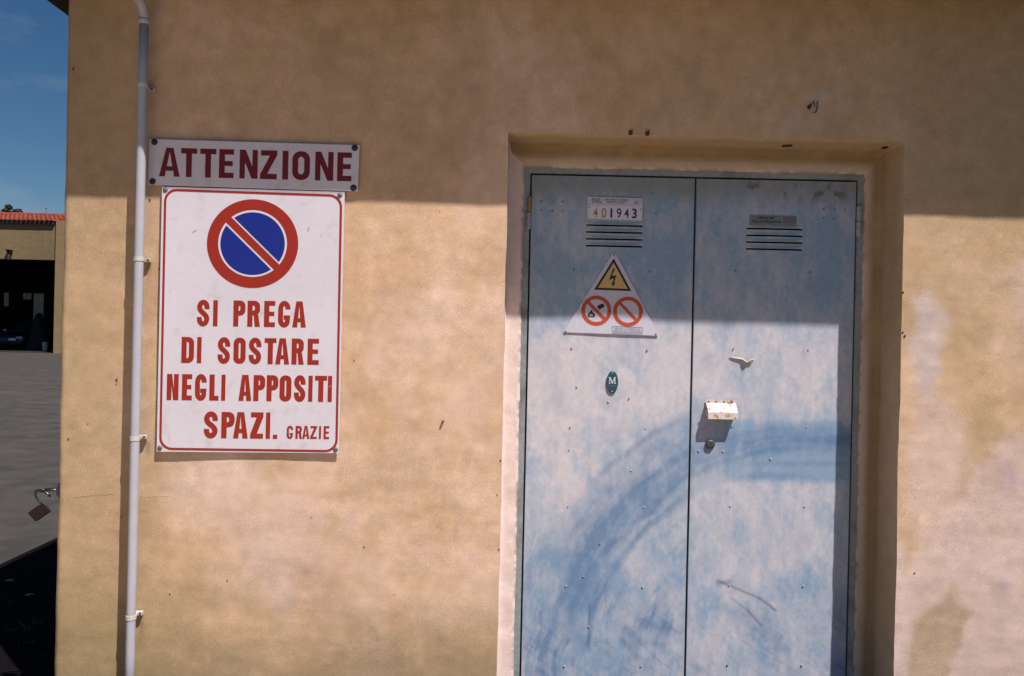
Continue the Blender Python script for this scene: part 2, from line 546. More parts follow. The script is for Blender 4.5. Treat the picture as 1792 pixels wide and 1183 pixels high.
# ================================================================== GROUND
bm = bmesh.new()
xs = [-400, -120, -60, -30, -15, -8, -4, 0, 4, 8, 15, 30, 60, 120, 400]
ys = [-400, -120, -60, -30, -12, -6, -3, 0, 3, 6, 12, 20, 30, 60, 120, 400]
gv = [[bm.verts.new((x, y, 0)) for x in xs] for y in ys]
for j in range(len(ys) - 1):
    for i in range(len(xs) - 1):
        bm.faces.new((gv[j][i], gv[j][i + 1], gv[j + 1][i + 1], gv[j + 1][i]))
g = bm_obj('ground', bm, M['asphalt'])
g['kind'] = 'structure'

def sheet(name, x0, y0, x1, y1, z, m):
    bm = bmesh.new()
    n = 40
    top = [bm.verts.new((x0 + (x1 - x0) * k / n, y1 + random.uniform(-.015, .015), z)) for k in range(n + 1)]
    bot = [bm.verts.new((x0 + (x1 - x0) * k / n, y0 + random.uniform(-.015, .015), z)) for k in range(n + 1)]
    for k in range(n): bm.faces.new((bot[k], bot[k + 1], top[k + 1], top[k]))
    o = bm_obj(name, bm, m)
    o['kind'] = 'structure'
M['ground_shade'] = mat('painted_ground_shade', (.006, .005, .006), spec=.02, rough=.95, grain=.3, gscale=90, bump=.6, bscale=110, bdist=.004)
M['bounce_fill'] = mat('bounce_ground', (.62, .47, .305), rough=.95, grain=.25, gscale=60, bump=.5, bscale=70, bdist=.006)
sheet('shade_sheet', P(105, 600).x - 1.42, -.72, 4.0, 3.4, .004, M['ground_shade'])  # dark sheet added to paint in the ground shade beside the cabin
sheet('bounce_sheet', -3.4, -7.5, 1.4, -.76, .004, M['bounce_fill'])  # unseen pale sheet added to bounce warm light onto the shaded wall

# ================================================================== THE CABIN
XL = P(105, 600).x            # left corner of the front wall
XR = 2.75
ZS = CAM.z + 1.338            # underside of the eave
DEPTH = 2.6
YD = .183                     # door plane
RX0, RX1, RZ = P(890, 240).x, P(1581, 420).x, P(1240, 239).z
cabin = thing('utility_cabin', 'tan plastered electrical cabin wall with a recessed pair of pale blue metal doors', 'building', (XL, 0, 0))

def wobble(x, z):
    return (fbm(x * 9, z * 9, 3, 41) - .5) * .006, (fbm(x * 9 + 50, z * 9, 3, 42) - .5) * .006
def swell(x, z):
    return (fbm(x * 2.2, z * 2.2, 3, 61) - .5) * .010 + (fbm(x * 11, z * 11, 3, 62) - .5) * .0034 + (fbm(x * 5 + z * 3, z * 24, 3, 63) - .5) * .0016
TAN, PINK, OCHRE = np.array((.570, .382, .240)), np.array((.64, .456, .362)), np.array((.375, .262, .150))
LILAC = np.array((.56, .43, .385))
def wall_tint(x, z):
    u, v = proj(x, 0 * x, z)
    n1 = fbm(x * 1.6, z * 1.6, 5, 1, .55)
    n2 = fbm(x * 4.5, z * 3.6, 5, 2, .6)
    n3 = fbm(x * 22, z * 22, 4, 3, .6)
    n4 = fbm(x * 6, z * 3.8, 5, 4, .6)
    n5 = fbm(x * 11, z * 9, 5, 5, .65)
    wu, wv = u + (fbm(x * 5, z * 5, 4, 11) - .5) * 120, v + (fbm(x * 5 + 30, z * 5, 4, 12) - .5) * 120
    c = np.broadcast_to(TAN, x.shape + (3,)).copy()
    c = mixc(c, PINK, np.clip((n1 - .42) * 1.5 + (n2 - .5) * 1.6 + .18 * sstep(500, 880, u) * (u < 900) + .30 * box_mask(u, v, 430, 560, 900, 1100, 120) + (n5 - .5) * 1.1, 0, .9))
    c = mixc(c, OCHRE, np.clip((n4 - .53) * 1.7, 0, .4))
    c = mixc(c, OCHRE, np.clip(.80 * (1 - sstep(140, 360, u)) * (.5 + n2), 0, .8))  # ochre weathering on the left strip, also painting in edge light fall-off
    # dirt along the foot of the wall
    foot = sstep(1010, 1200, v + (n2 - .5) * 260) * (u < 900)
    c = mixc(c, (.285, .205, .110), np.clip(foot * (.60 + 1.1 * (n3 - .3)), 0, .75))
    c = mixc(c, (.33, .245, .125), .45 * box_mask(wu, wv, 60, 1040, 330, 1300, 60))  # dirty lower left, darkened further as painted corner light fall-off
    # darker olive high on the right: corner light fall-off painted in
    c = mixc(c, (.36, .27, .145), np.clip(sstep(1150, 1900, u + (n1 - .5) * 500) * (1 - sstep(330, 440, v)) * .75 * (.6 + n2 * .8), 0, .7))
    # lime bloom low on the wall
    c = mixc(c, LILAC, .5 * box_mask(wu, wv, 380, 900, 560, 1040, 50) * n2 * 1.4)
    c = mixc(c, (.62, .47, .40), .5 * box_mask(wu, wv, 300, 800, 460, 900, 50))
    # brown drip marks
    c = mixc(c, (.40, .25, .150), .75 * box_mask(wu, wv, 520, 960, 620, 1130, 45) * n2 * 1.3)
    c = mixc(c, (.45, .30, .18), .40 * box_mask(wu, wv, 560, 820, 700, 900, 40))
    # peeled and bleached patches right of the door
    rt = (u > 1560)
    c = mixc(c, (.45, .31, .18), .55 * sstep(1560, 1640, u) * (1 - sstep(480, 700, v)))
    qu = u + (fbm(x * 8, z * 8, 4, 21, .6) - .5) * 44 + (n3 - .5) * 16
    qv = v + (fbm(x * 8 + 40, z * 8, 4, 22, .6) - .5) * 44 + (n3 - .5) * 16
    for poly, col, k, soft in (
            (((1640, 900), (1604, 950), (1584, 1040), (1566, 1260), (1860, 1260), (1860, 760), (1752, 760), (1705, 850)), (.60, .46, .42), .85, 9),
            (((1592, 705), (1650, 698), (1708, 760), (1702, 850), (1668, 892), (1600, 897), (1582, 840)), (.62, .465, .41), .8, 12),
            (((1600, 512), (1625, 498), (1652, 560), (1642, 640), (1626, 702), (1604, 690), (1590, 610)), (.57, .475, .475), .85, 9),
            (((1752, 470), (1860, 400), (1860, 600), (1770, 560)), (.58, .44, .375), .6, 18),
            (((1640, 1052), (1672, 1026), (1668, 1060), (1688, 1074), (1655, 1260), (1588, 1260), (1602, 1085)), (.40, .28, .165), .85, 6),
            (((1690, 715), (1775, 690), (1752, 770), (1690, 866), (1655, 880), (1700, 800)), (.42, .295, .165), .7, 16),
            (((1720, 905), (1765, 915), (1750, 950), (1725, 935)), (.43, .31, .19), .5, 8),
            (((1572, 870), (1606, 905), (1588, 1000), (1570, 1070)), (.45, .315, .165), .7, 8),
            (((1566, 960), (1585, 1000), (1600, 1000), (1574, 1260), (1562, 1260)), (.68, .53, .50), .8, 8)):
        m_ = np.zeros(x.shape)
        sel = u > 1560
        m_[sel] = poly_mask(qu[sel], qv[sel], poly, soft * 1.7)
        c = mixc(c, col, k * .82 * m_)
    c = mixc(c, (.42, .30, .35), .5 * np.exp(-(((u - 1768) / 18) ** 2 + ((v - 836) / 22) ** 2)))
    c = mixc(c, (.42, .30, .35), .45 * np.exp(-(((u - 1758) / 14) ** 2 + ((v - 1028) / 20) ** 2)))
    # scraped grey patches round the broken bracket
    for (a, b, q, r) in ((1438, 165, 14, 7), (1392, 196, 10, 9), (1388, 222, 16, 9), (1425, 178, 9, 8)):
        c = mixc(c, (.47, .41, .40), .55 * np.exp(-(((u - a) / q) ** 2 + ((v - b) / r) ** 2)))
    # rust under the two bolts and the sign screws
    for (a, b, ln) in ((1104, 236, 6), (1133, 236, 6), (620, 262, 10), (261, 460, 30), (258, 775, 22), (247, 1090, 26)):
        c = mixc(c, (.20, .11, .06), .6 * np.exp(-((u - a) / 4) ** 2) * sstep(b - 4, b, v) * (1 - sstep(b, b + ln * 1.6, v)))
    c = c * (1 + (n3 - .5)[..., None] * .24) * (1 + (n2 - .5)[..., None] * .20)
    return np.clip(c, .02, .9)
def set_tint(o, cols):
    a = o.data.color_attributes.new('tint', 'FLOAT_COLOR', 'POINT')
    rgba = np.ones((len(o.data.vertices), 4), dtype=np.float32)
    rgba[:, :3] = cols
    a.data.foreach_set('color', rgba.ravel())
def grid_lines(a, b, step, extra=()):
    marks = sorted({a, b, *[e for e in extra if a < e < b]})
    out = []
    for p, q in zip(marks, marks[1:]):
        n = max(1, round((q - p) / step))
        out += [p + (q - p) * k / n for k in range(n)]
    return np.array(out + [b])
def grid_mesh(gx, gz, hole, yfun, name, m, parent):
    X, Z = np.meshgrid(gx, gz)
    nx, nz = len(gx), len(gz)
    keep = np.ones((nz - 1, nx - 1), bool)
    cx, cz = (gx[1:] + gx[:-1]) / 2, (gz[1:] + gz[:-1]) / 2
    for (x0, z0, x1, z1) in hole:
        keep &= ~(((cx > x0) & (cx < x1))[None, :] & ((cz > z0) & (cz < z1))[:, None])
    idx = np.arange(nx * nz).reshape(nz, nx)
    f = np.stack([idx[:-1, :-1], idx[:-1, 1:], idx[1:, 1:], idx[1:, :-1]], -1)[keep]
    used = np.unique(f)
    re = np.full(nx * nz, -1); re[used] = np.arange(len(used))
    x, z = X.ravel()[used], Z.ravel()[used]
    xx, yy, zz = yfun(x, z)
    o = obj(name, np.stack([xx, yy, zz], 1), re[f].tolist(), m, parent, smooth=True)
    return o, x, z
def front_y(x, z):
    dx, dz = wobble(x, z)
    # slightly rounded outer left corner
    e = np.clip(1 - (x - XL) / .02, 0, 1)
    return x + dx, swell(x, z) + e * e * .012, z + dz
gx = grid_lines(XL, XR, .008, (RX0, RX1))
gz = grid_lines(-.02, ZS + .03, .008, (RZ,))
wall, wx, wz = grid_mesh(gx, gz, [(RX0, -1, RX1, RZ)], front_y, 'front_wall', M['stucco'], cabin)
set_tint(wall, wall_tint(wx, wz))

# the recess: rounded outer edge, reveal, soft inner corner, margin that laps on the steel frame
DL, DR = P(930, 305, YD), P(1500, 319, YD)         # door opening, top corners
LX0, LX1 = (P(930, 305, YD).x + P(910.5, 1183, YD).x) / 2, (P(1499.5, 319, YD).x + P(1480.5, 1183, YD).x) / 2
DZ = (P(930, 304, YD).z + P(1500, 319, YD).z) / 2
FW = .028                                          # frame face width
ix0, ix1, iz = LX0 - FW, LX1 + FW, DZ + .030       # inner edge of the plaster margin
prof = [(0, 0), (.0012, .004), (.004, .008), (.004, .06), (.004, .11)]
for k in range(7):
    a = R(90 * k / 6)
    prof.append((.004 + .035 * (1 - math.cos(a)), YD - .040 + .035 * math.sin(a)))
NP = len(prof)
prof += [(None, .25), (None, .5), (None, .75), (None, 1.0), (None, 1.0)]
def inset(i):
    """inset on left, top, right and the depth, for profile point i"""
    o, y = prof[i]
    tl, tt, tr = ix0 - RX0, RZ - iz, RX1 - ix1
    if o is not None: return o * .3, o, o * .7, y
    b = prof[NP - 1][0]
    yy = YD - .005
    if i == len(prof) - 1: yy = YD + .004
    return b * .3 + (tl - b * .3) * y, b + (tt - b) * y, b * .7 + (tr - b * .7) * y, yy
vs, tint, fs = [], [], []
ts = []
nL, nT = 260, 170
for k in range(nL + 1): ts.append(('l', k / nL))
for k in range(1, nT): ts.append(('t', k / nT))
for k in range(nL + 1): ts.append(('r', k / nL))
for (side, t) in ts:
    for i in range(len(prof)):
        l, tp, r, y = inset(i)
        x0, x1, zt = RX0 + l, RX1 - r, RZ - tp
        if side == 'l': x, z = x0, zt * t - .02 * (1 - t)
        elif side == 'r': x, z = x1, zt * (1 - t) - .02 * t
        else: x, z = x0 + (x1 - x0) * t, zt
        vs.append((x, y, z))
va = np.array(vs)
x, y, z = va[:, 0], va[:, 1], va[:, 2]
pi = np.tile(np.arange(len(prof)), len(ts))
dx, dz = wobble(x, z)
lip = (pi >= len(prof) - 2)
ragged = (fbm(x * 70, z * 70, 3, 71) - .5) * .005 + (fbm(x * 5, z * 5, 3, 72) - .5) * .006 - .0005
sd = np.repeat([{'l': 0, 't': 1, 'r': 2}[s] for s, t in ts], len(prof))
va[:, 0] += np.where(pi < NP, dx, 0) + np.where(lip & (sd == 0), ragged, 0) - np.where(lip & (sd == 2), ragged, 0)
va[:, 2] += np.where(pi < NP, dz, 0) + np.where(lip & (sd == 1), ragged * .8, 0)
va[:, 1] += np.where(pi == 0, swell(x, z), 0) + np.where(pi > 2, (fbm(x * 12, z * 12, 3, 73) - .5) * .006, 0)
n1, n2, n3 = fbm(x * 5 + y * 7, z * 5, 4, 81), fbm(x * 18 + y * 20, z * 6, 4, 82), fbm(x * 40 + y * 40, z * 40, 3, 83)
c = np.broadcast_to(np.array((.45, .335, .225)), va.shape).copy()
inner = sstep(NP - 8, NP, pi.astype(float))
pf = pi.astype(float)
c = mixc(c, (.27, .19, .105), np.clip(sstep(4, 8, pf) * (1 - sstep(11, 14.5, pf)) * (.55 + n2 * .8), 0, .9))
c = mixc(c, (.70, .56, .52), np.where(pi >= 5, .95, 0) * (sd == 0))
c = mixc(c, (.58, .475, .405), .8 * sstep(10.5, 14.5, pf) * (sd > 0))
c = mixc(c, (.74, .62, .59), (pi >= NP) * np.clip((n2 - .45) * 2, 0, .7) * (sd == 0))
c = mixc(c, (.40, .285, .17), np.clip((n1 - .55) * 3, 0, .5) * (sd > 0))
c = mixc(c, (.16, .14, .12), np.where(pi >= len(prof) - 2, .6, 0) * sstep(.4, .6, n3))
c *= (1 + (n3 - .5)[:, None] * .14)
n = len(prof)
for j in range(len(ts) - 1):
    for i in range(n - 1):
        fs.append((j * n + i, j * n + i + 1, (j + 1) * n + i + 1, (j + 1) * n + i))
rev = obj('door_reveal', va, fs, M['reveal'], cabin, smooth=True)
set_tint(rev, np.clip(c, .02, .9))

# other walls, roof slab with eave, gutter
bm = bmesh.new(); box(bm, XL + .012, .013, -.02, XL + .25, DEPTH, ZS + .02); bm_obj('side_wall', bm, M['side'], cabin)
bm = bmesh.new(); box(bm, XR - .25, .013, -.02, XR, DEPTH, ZS + .02); bm_obj('side_wall', bm, M['side'], cabin)
bm = bmesh.new(); box(bm, XL + .26, DEPTH - .25, -.02, XR - .26, DEPTH - .002, ZS + .02); bm_obj('back_wall', bm, M['side'], cabin)
bm = bmesh.new(); box(bm, XL - .205, -.26, ZS, XR + .2, DEPTH + .15, ZS + .06); bm_obj('soffit', bm, M['soffit'], cabin)
bm = bmesh.new(); box(bm, XL - .208, -.263, ZS + .062, XR + .203, DEPTH + .16, ZS + .13, .006); bm_obj('roof_slab', bm, M['roof_slab'], cabin)
bm = bmesh.new()
GY, GZ, GR = -.317, ZS + .047, .053
nseg = 140
prev = None
for k in range(nseg + 1):
    x = XL - .205 + (XR + .41 - XL) * k / nseg
    sag = (float(fbm(np.array([x * 2.3]), np.array([.5]), 3, 91)[0]) - .5) * .022
    ring = []
    for (rr, sgn) in ((GR, 1), (GR - .003, -1)):
        for q in range(11):
            a = R(180 + 18 * q) if sgn > 0 else R(360 - 18 * q)
            ring.append(bm.verts.new((x, GY + rr * math.cos(a), GZ + sag + rr * math.sin(a) + .0)))
    if prev:
        for q in range(len(ring)):
            bm.faces.new((prev[q], prev[(q + 1) % len(ring)], ring[(q + 1) % len(ring)], ring[q]))
    else: bm.faces.new(ring)
    prev = ring
bm.faces.new(prev[::-1])
bm_obj('gutter', bm, M['gutter'], cabin, smooth=True)

# steel frame and the two leaves
bm = bmesh.new()
fy0, fy1 = YD - .001, YD + .05
box(bm, ix0 - .02, fy0, -.02, LX0 - .004, fy1, DZ + .06)
box(bm, LX1 + .004, fy0, -.02, ix1 + .02, fy1, DZ + .06)
box(bm, LX0 - .0039, fy0 + .0005, DZ + .0055, LX1 + .0039, fy1, DZ + .06)
frame = bm_obj('door_frame', bm, M['frame'], cabin)
bm = bmesh.new(); box(bm, LX0 - .02, YD + .035, -.02, LX1 + .02, YD + .045, DZ + .02)
bm_obj('door_rebate', bm, M['gap'], cabin)

PALE, BLUE, DEEP, SMOKE = np.array((.545, .51, .545)), np.array((.235, .33, .455)), np.array((.105, .192, .335)), np.array((.19, .20, .20))
def door_tint(x, z):
    u, v = proj(x, 0 * x + YD, z)
    n1 = fbm(x * 2.6, z * 1.7, 5, 101, .55)
    n2 = fbm(x * 8, z * 5.5, 5, 102, .6)
    n3 = fbm(x * 24, z * 11, 4, 103, .6)
    n4 = fbm(x * 60, z * 60, 3, 104)
    nb = fbm(x * 7, z * 7, 5, 105, .6)
    ca, sa = math.cos(.9), math.sin(.9)
    br = fbm((x * ca + z * sa) * 60, (z * ca - x * sa) * 9, 4, 106, .6)
    br2 = fbm((x * ca - z * sa) * 9, (z * ca + x * sa) * 70, 4, 107, .6)
    n5 = fbm(x * 48, z * 10, 4, 108, .65)
    p = .60 + (n1 - .5) * .9 + (n2 - .5) * 1.1 + (n3 - .5) * .8 + (br - .5) * .22 + (br2 - .5) * .18 + (n5 - .5) * .42 + (fbm(x * 95, z * 45, 3, 109) - .5) * .35
    p += .30 * box_mask(u, v, 930, 585, 1480, 730, 40) + .22 * box_mask(u, v, 1230, 850, 1480, 1000, 50)
    p += .20 * box_mask(u, v, 930, 640, 1010, 880, 30)
    p -= .22 * box_mask(u, v, 1100, 380, 1230, 560, 50) + .20 * box_mask(u, v, 930, 430, 1000, 570, 40)
    p -= .34 * box_mask(u, v, 900, 930, 1200, 1200, 70) + .10 * box_mask(u, v, 1210, 1050, 1480, 1200, 50)
    p -= .34 * (1 - sstep(500, 610, v))  # bluer above the shadow line: shade tint painted into the sheet
    p -= .50 * box_mask(u, v, 1265, 737, 1500, 842, 8) * (u > 1212) * (.5 + n2)
    c = mixc(np.broadcast_to(BLUE, x.shape + (3,)).copy(), PALE, np.clip(p, 0, 1))
    # the wide sweeping wipe
    wu, wv = u + (fbm(x * 6, z * 6, 3, 111) - .5) * 26, v + (fbm(x * 6, z * 6, 3, 112) - .5) * 26
    dx, dy = wu - 1400, wv - 1190
    rad, ang = np.hypot(dx, dy), np.degrees(np.arctan2(-dy, dx))
    str_ = fbm(rad * .12, ang * .05, 3, 113)
    left = sstep(78, 108, ang)
    fade_low = 1 - sstep(158, 176, ang)
    def band(r0, r1, soft): return sstep(r0 - soft, r0 + soft, rad) * (1 - sstep(r1 - soft, r1 + soft, rad))
    low_left = 1 - sstep(146, 166, ang)
    d = .60 * band(404, 454, 13) * left * fade_low * (.35 + 1.1 * str_) * (1 - .7 * sstep(1225, 1300, u))
    d += .62 * band(377, 390, 6) * sstep(112, 128, ang) * low_left * (.5 + .8 * str_)
    rl0 = (u > 1215)
    swirl = fbm(rad * .085, ang * .09, 4, 114, .6)
    d += .36 * band(385, 480, 26) * left * (1 - .6 * rl0) * (1 - sstep(165, 185, ang)) * (.2 + 1.2 * swirl)
    d += .55 * np.clip((swirl - .50) * 4, 0, 1) * sstep(860, 1000, v + (u - 915) * .1) * (1 - sstep(1130, 1260, u)) * (.4 + nb)
    d += .35 * np.clip((br - .54) * 5, 0, 1) * sstep(1020, 1120, v)
    d += .38 * band(452, 500, 26) * sstep(96, 112, ang) * low_left * (.3 + nb)
    d += .42 * band(496, 507, 5) * sstep(106, 116, ang) * (1 - sstep(132, 142, ang)) * (.3 + nb)
    rl = u > 1215
    d += .55 * rl * band(398, 450, 8) * sstep(66, 80, ang) * (1 - sstep(92, 118, ang)) * (.35 + 1.1 * str_)
    d += .75 * rl * (np.exp(-((v - 768 - (1485 - u) * .02) / 9) ** 2)) * sstep(1350, 1470, u)
    d += .45 * rl * np.exp(-((v - 811) / 5) ** 2) * sstep(1270, 1380, u)
    d += .60 * rl * np.exp(-((v - 832 - ((u - 1350) / 60) ** 2 * 3) / 7) ** 2) * np.exp(-((u - 1350) / 55) ** 2)
    d += .35 * np.exp(-((v - 1100 - (u - 1170) * .25) / 9) ** 2) * box_mask(u, v, 1120, 1060, 1195, 1140, 12)
    d += .35 * np.exp(-((v - 1125 - (u - 1140) * .2) / 7) ** 2) * box_mask(u, v, 1115, 1090, 1160, 1150, 10)
    d += .55 * np.clip((nb - .52) * 4, 0, 1) * sstep(980, 1120, v)
    d += .30 * np.clip((n2 - .56) * 5, 0, 1)
    c = mixc(c, DEEP, np.clip(d * (.80 + .25 * (nb - .5) + .7 * (fbm(x * 40, z * 22, 3, 115) - .5)), 0, .85))
    # rub marks
    for a, b, wd, k in (((1256, 1016), (1330, 1047), 2.2, .6), ((1330, 1047), (1357, 1068), 1.8, .75), ((1278, 1045), (1310, 1070), 1.6, .4), ((1308, 1068), (1332, 1094), 1.8, .65),
                        ((1258, 1020), (1276, 1018), 5, .45), ((1032, 1060), (1030, 1130), 2.2, .55), ((1060, 1040), (1060, 1060), 1.2, .4), ((1002, 1150), (1003, 1165), 1.2, .4)):
        c = mixc(c, (.085, .12, .21), 1.05 * k * np.exp(-(seg_dist(u, v, a, b) / wd) ** 2))
    # pale drips
    for a, b, wd, k in (((1423, 650), (1422, 765), 2.2, .5), ((1436, 770), (1434, 800), 1.8, .5), ((1405, 780), (1405, 812), 1.5, .5), ((1410, 640), (1409, 700), 8, .25), ((1346, 740), (1346, 800), 1.2, .3)):
        c = mixc(c, (.60, .54, .52), .7 * k * (.3 + n4) * np.exp(-(seg_dist(u, v, a, b) / wd) ** 2) * sstep(a[1] - 3, a[1] + 25, v) * (1 - sstep(b[1] - 40, b[1] + 3, v)))
    for (a, b, rx, ry, k) in ((1222, 985, 6, 9, .35), (1090, 632, 6, 7, .2), (1042, 632, 5, 8, .2), (1104, 642, 5, 7, .2), (975, 630, 6, 7, .2), (1166, 990, 7, 7, .2)):
        c = mixc(c, (.20, .22, .30), k * np.exp(-(((u - a) / rx) ** 2 + ((v - b) / ry) ** 2)))
    # grime at the top of the sheet
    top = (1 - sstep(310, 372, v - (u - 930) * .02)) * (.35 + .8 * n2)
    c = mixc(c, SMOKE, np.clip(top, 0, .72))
    mold = np.clip((fbm(x * 34, z * 34, 3, 121) - .58) * 8, 0, 1) * box_mask(u, v, 1260, 318, 1480, 350, 12)
    c = mixc(c, (.06, .065, .06), .65 * mold)
    edge = np.minimum(np.abs(x - LX0), np.minimum(np.abs(x - LX1), np.abs(x - XM)))
    c = mixc(c, (.22, .25, .29), .35 * np.exp(-(edge / .006) ** 2))
    c *= (1 + (n4 - .5)[..., None] * .14)
    return np.clip(c, .02, .8)
XM = (P(1217, 311, YD).x + P(1199, 1183, YD).x) / 2
SLOTS = {0: [], 1: []}
for u0, u1, vv, k in ((1026, 1124.5, (395.0, 407.0, 419.0, 431.0), 0), (1306, 1404, (401.0, 412.8, 424.6, 436.6), 1)):
    for v in vv:
        c0 = P((u0 + u1) / 2, v, YD)
        hw = (P(u1, v, YD).x - P(u0, v, YD).x) / 2
        SLOTS[k].append((c0.x - hw, c0.z - .0034, c0.x + hw, c0.z + .0034))
leaves = []
for k, (x0, x1) in enumerate(((LX0 + .0035, XM - .0045), (XM + .0045, LX1 - .0035))):
    ex = [s[0] for s in SLOTS[k][:1]] + [s[2] for s in SLOTS[k][:1]]
    ez = [q for s in SLOTS[k] for q in (s[1], s[3])]
    lx = grid_lines(x0, x1, .0048, ex)
    lz = grid_lines(.012, DZ - .003, .0048, ez)
    def leaf_y(x, z, k=k):
        return x, YD + (fbm(x * 3, z * 2.2, 3, 131 + k) - .5) * .0042 + (fbm(x * 9, z * 9, 2, 135) - .5) * .0009 - .002, z
    o, px, pz = grid_mesh(lx, lz, SLOTS[k], leaf_y, 'door_leaf', M['door'], cabin)
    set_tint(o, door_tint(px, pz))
    o['label'] = ('left door leaf of pale blue sheet metal' if k == 0 else 'right door leaf of pale blue sheet metal carrying the lock')
    leaves.append(o)
    bm = bmesh.new()
    for a in (x0, x1): box(bm, a - .0012, YD + .002, .012, a + .0012, YD + .03, DZ - .003)
    box(bm, x0 + .0013, YD + .002, DZ - .0055, x1 - .0013, YD + .03, DZ - .0032)
    bm_obj('leaf_edge', bm, M['door_edge'], o)
    # pressed louvres: a lip leaning out over each slot
    for (a, b, c2, d) in SLOTS[k]:
        bm = bmesh.new()
        pr = [(0, d + .009), (-.0045, d + .004), (-.0075, d - .0002), (-.0060, d - .0006), (.002, d + .0012)]
        n = 14
        rings = []
        for q in range(n + 1):
            t = q / n
            e = min(1, 6 * min(t, 1 - t) + .05)
            rings.append([bm.verts.new((a - .001 + (c2 - a + .002) * t, YD - .0035 + yy * e, zz)) for yy, zz in pr])
        for r0, r1 in zip(rings, rings[1:]):
            for i in range(len(pr)):
                bm.faces.new((r0[i], r1[i], r1[(i + 1) % len(pr)], r0[(i + 1) % len(pr)]))
        bm.faces.new(rings[0]); bm.faces.new(rings[-1][::-1])
        lo = bm_obj('vent_louvre', bm, M['door'], o, smooth=False)
        pts = np.array([tuple(v.co + origin_of(o)) for v in lo.data.vertices])
        set_tint(lo, np.clip(mixc(door_tint(pts[:, 0], pts[:, 2]), (.50, .49, .44), np.full(len(pts), .8)), .02, .8))

# rivets: one mesh, copied
rv, rf = lathe_y([(.0001, -.0016), (.0028, -.0014), (.0042, -.0006), (.0046, .0012)], 12)
def first_piece(name, v, f, m, parent, loc, label=None):
    return obj(name, [Vector(p) + Vector(loc) for p in v], f, m, parent, smooth=True, loc=loc, label=label)
RIV = []
for (s, ox, oy, pts) in ((4.3825, 860, 210, ((385, 625), (468, 628), (548, 627), (385, 690), (468, 697), (548, 697), (1228, 558), (1262, 717))),
                         (3.945, 960, 420, ((175, 205), (697, 218), (158, 750), (680, 763), (193, 1018), (413, 1118), (555, 1095))),
                         (2.45, 860, 700, ((337, 118), (661, 122), (333, 213), (329, 456), (654, 460), (465, 617), (320, 798), (648, 802), (418, 972), (312, 1142), (640, 1144), (600, 303), (395, 757))),
                         (3.9425, 1200, 580, ((330, 120), (845, 128), (318, 658), (835, 662), (90, 825), (258, 828), (585, 880), (92, 628))),
                         (2.45, 1180, 700, ((240, 455), (558, 457), (235, 795), (553, 798), (228, 1137), (547, 1138))),
                         (4.267, 1200, 210, ((1030, 665), (1115, 665), (1192, 668), (1030, 730), (1108, 735), (370, 1125), (930, 1138)))):
    RIV += [(ox + a / s, oy + b / s) for a, b in pts]
proto = {}
for i, (u, v) in enumerate(RIV):
    p = P(u, v, YD - .004)
    par = leaves[0] if p.x < XM else leaves[1]
    dk = (v < 700) or i % 5 == 0
    if dk not in proto:
        proto[dk] = first_piece('rivet', rv, rf, M['rivet_dark' if dk else 'rivet'], par, p)
    else:
        sc = random.uniform(.6, .95)
        copy_mesh(proto[dk], par, p, scale=(sc, 1, sc))

# lock cover (a hood) and lock cylinder
leaf = leaves[1]
a0, a1 = P(1235, 699, YD), P(1286.5, 700, YD)
zt, zf = a0.z, P(1260, 705, YD).z
x0, x1 = a0.x, a1.x
HY = YD - .006
zb1 = P(1265, 722, YD - .042).z
zb2 = P(1265, 733.5, YD - .042).z
bm = bmesh.new()
th = .0025
def hood_pts(off):
    return [(HY - .003 + off, zt), (HY - .003 + off, zf), (HY - .024 + off, (zf * .42 + zb1 * .58)), (HY - .037 + off, zb1), (HY - .038 + off, zb2)]
outer, innr = hood_pts(0), hood_pts(th)
rows = []
nn = 8
for q in range(nn + 1):
    t = q / nn
    x = x0 + (x1 - x0) * t
    rows.append([bm.verts.new((x, yy, zz + (random.uniform(-.0008, .0008)))) for yy, zz in outer] + [bm.verts.new((x, yy, zz)) for yy, zz in innr[::-1]])
for r0, r1 in zip(rows, rows[1:]):
    for i in range(len(r0)):
        j = (i + 1) % len(r0)
        bm.faces.new((r0[i], r1[i], r1[j], r0[j]))
bm.faces.new(rows[0][::-1]); bm.faces.new(rows[-1])
for xa, xb in ((x0, x0 + .002), (x1 - .002, x1)):
    sh = [(HY + .0035, zf - .001), (HY - .0215, zf * .42 + zb1 * .58 - .001), (HY - .0345, zb1 - .001), (HY - .0355, zb2 + .001), (HY + .0035, zb2 + .012)]
    A = [bm.verts.new((xa + .0003, yy, zz)) for yy, zz in sh]
    B = [bm.verts.new((xb - .0003, yy, zz)) for yy, zz in sh]
    bm.faces.new(A); bm.faces.new(B[::-1])
    for i in range(5): bm.faces.new((A[i], B[i], B[(i + 1) % 5], A[(i + 1) % 5]))
hood = bm_obj('lock_cover', bm, M['hood'], leaf, label='rusty white metal hood shielding the door lock')
for uu in (1240.3, 1253, 1267.2, 1281.3):
    p = P(uu, 702.6, HY - .0035)
    copy_mesh(proto[True], leaf, p)
lv, lf = lathe_y([(.006, -.011), (.011, -.0115), (.017, -.010), (.0195, -.006), (.0205, .004)], 24)
cyl = first_piece('lock_cylinder', lv, lf, M['lock'], leaf, P(1242.5, 777, YD - .002))
bm = bmesh.new()
q = P(1242.5, 777, YD)
box(bm, q.x - .0012, YD - .0142, q.z - .005, q.x + .0012, YD - .0128, q.z + .005)
bm_obj('keyhole', bm, M['ink'], leaf)

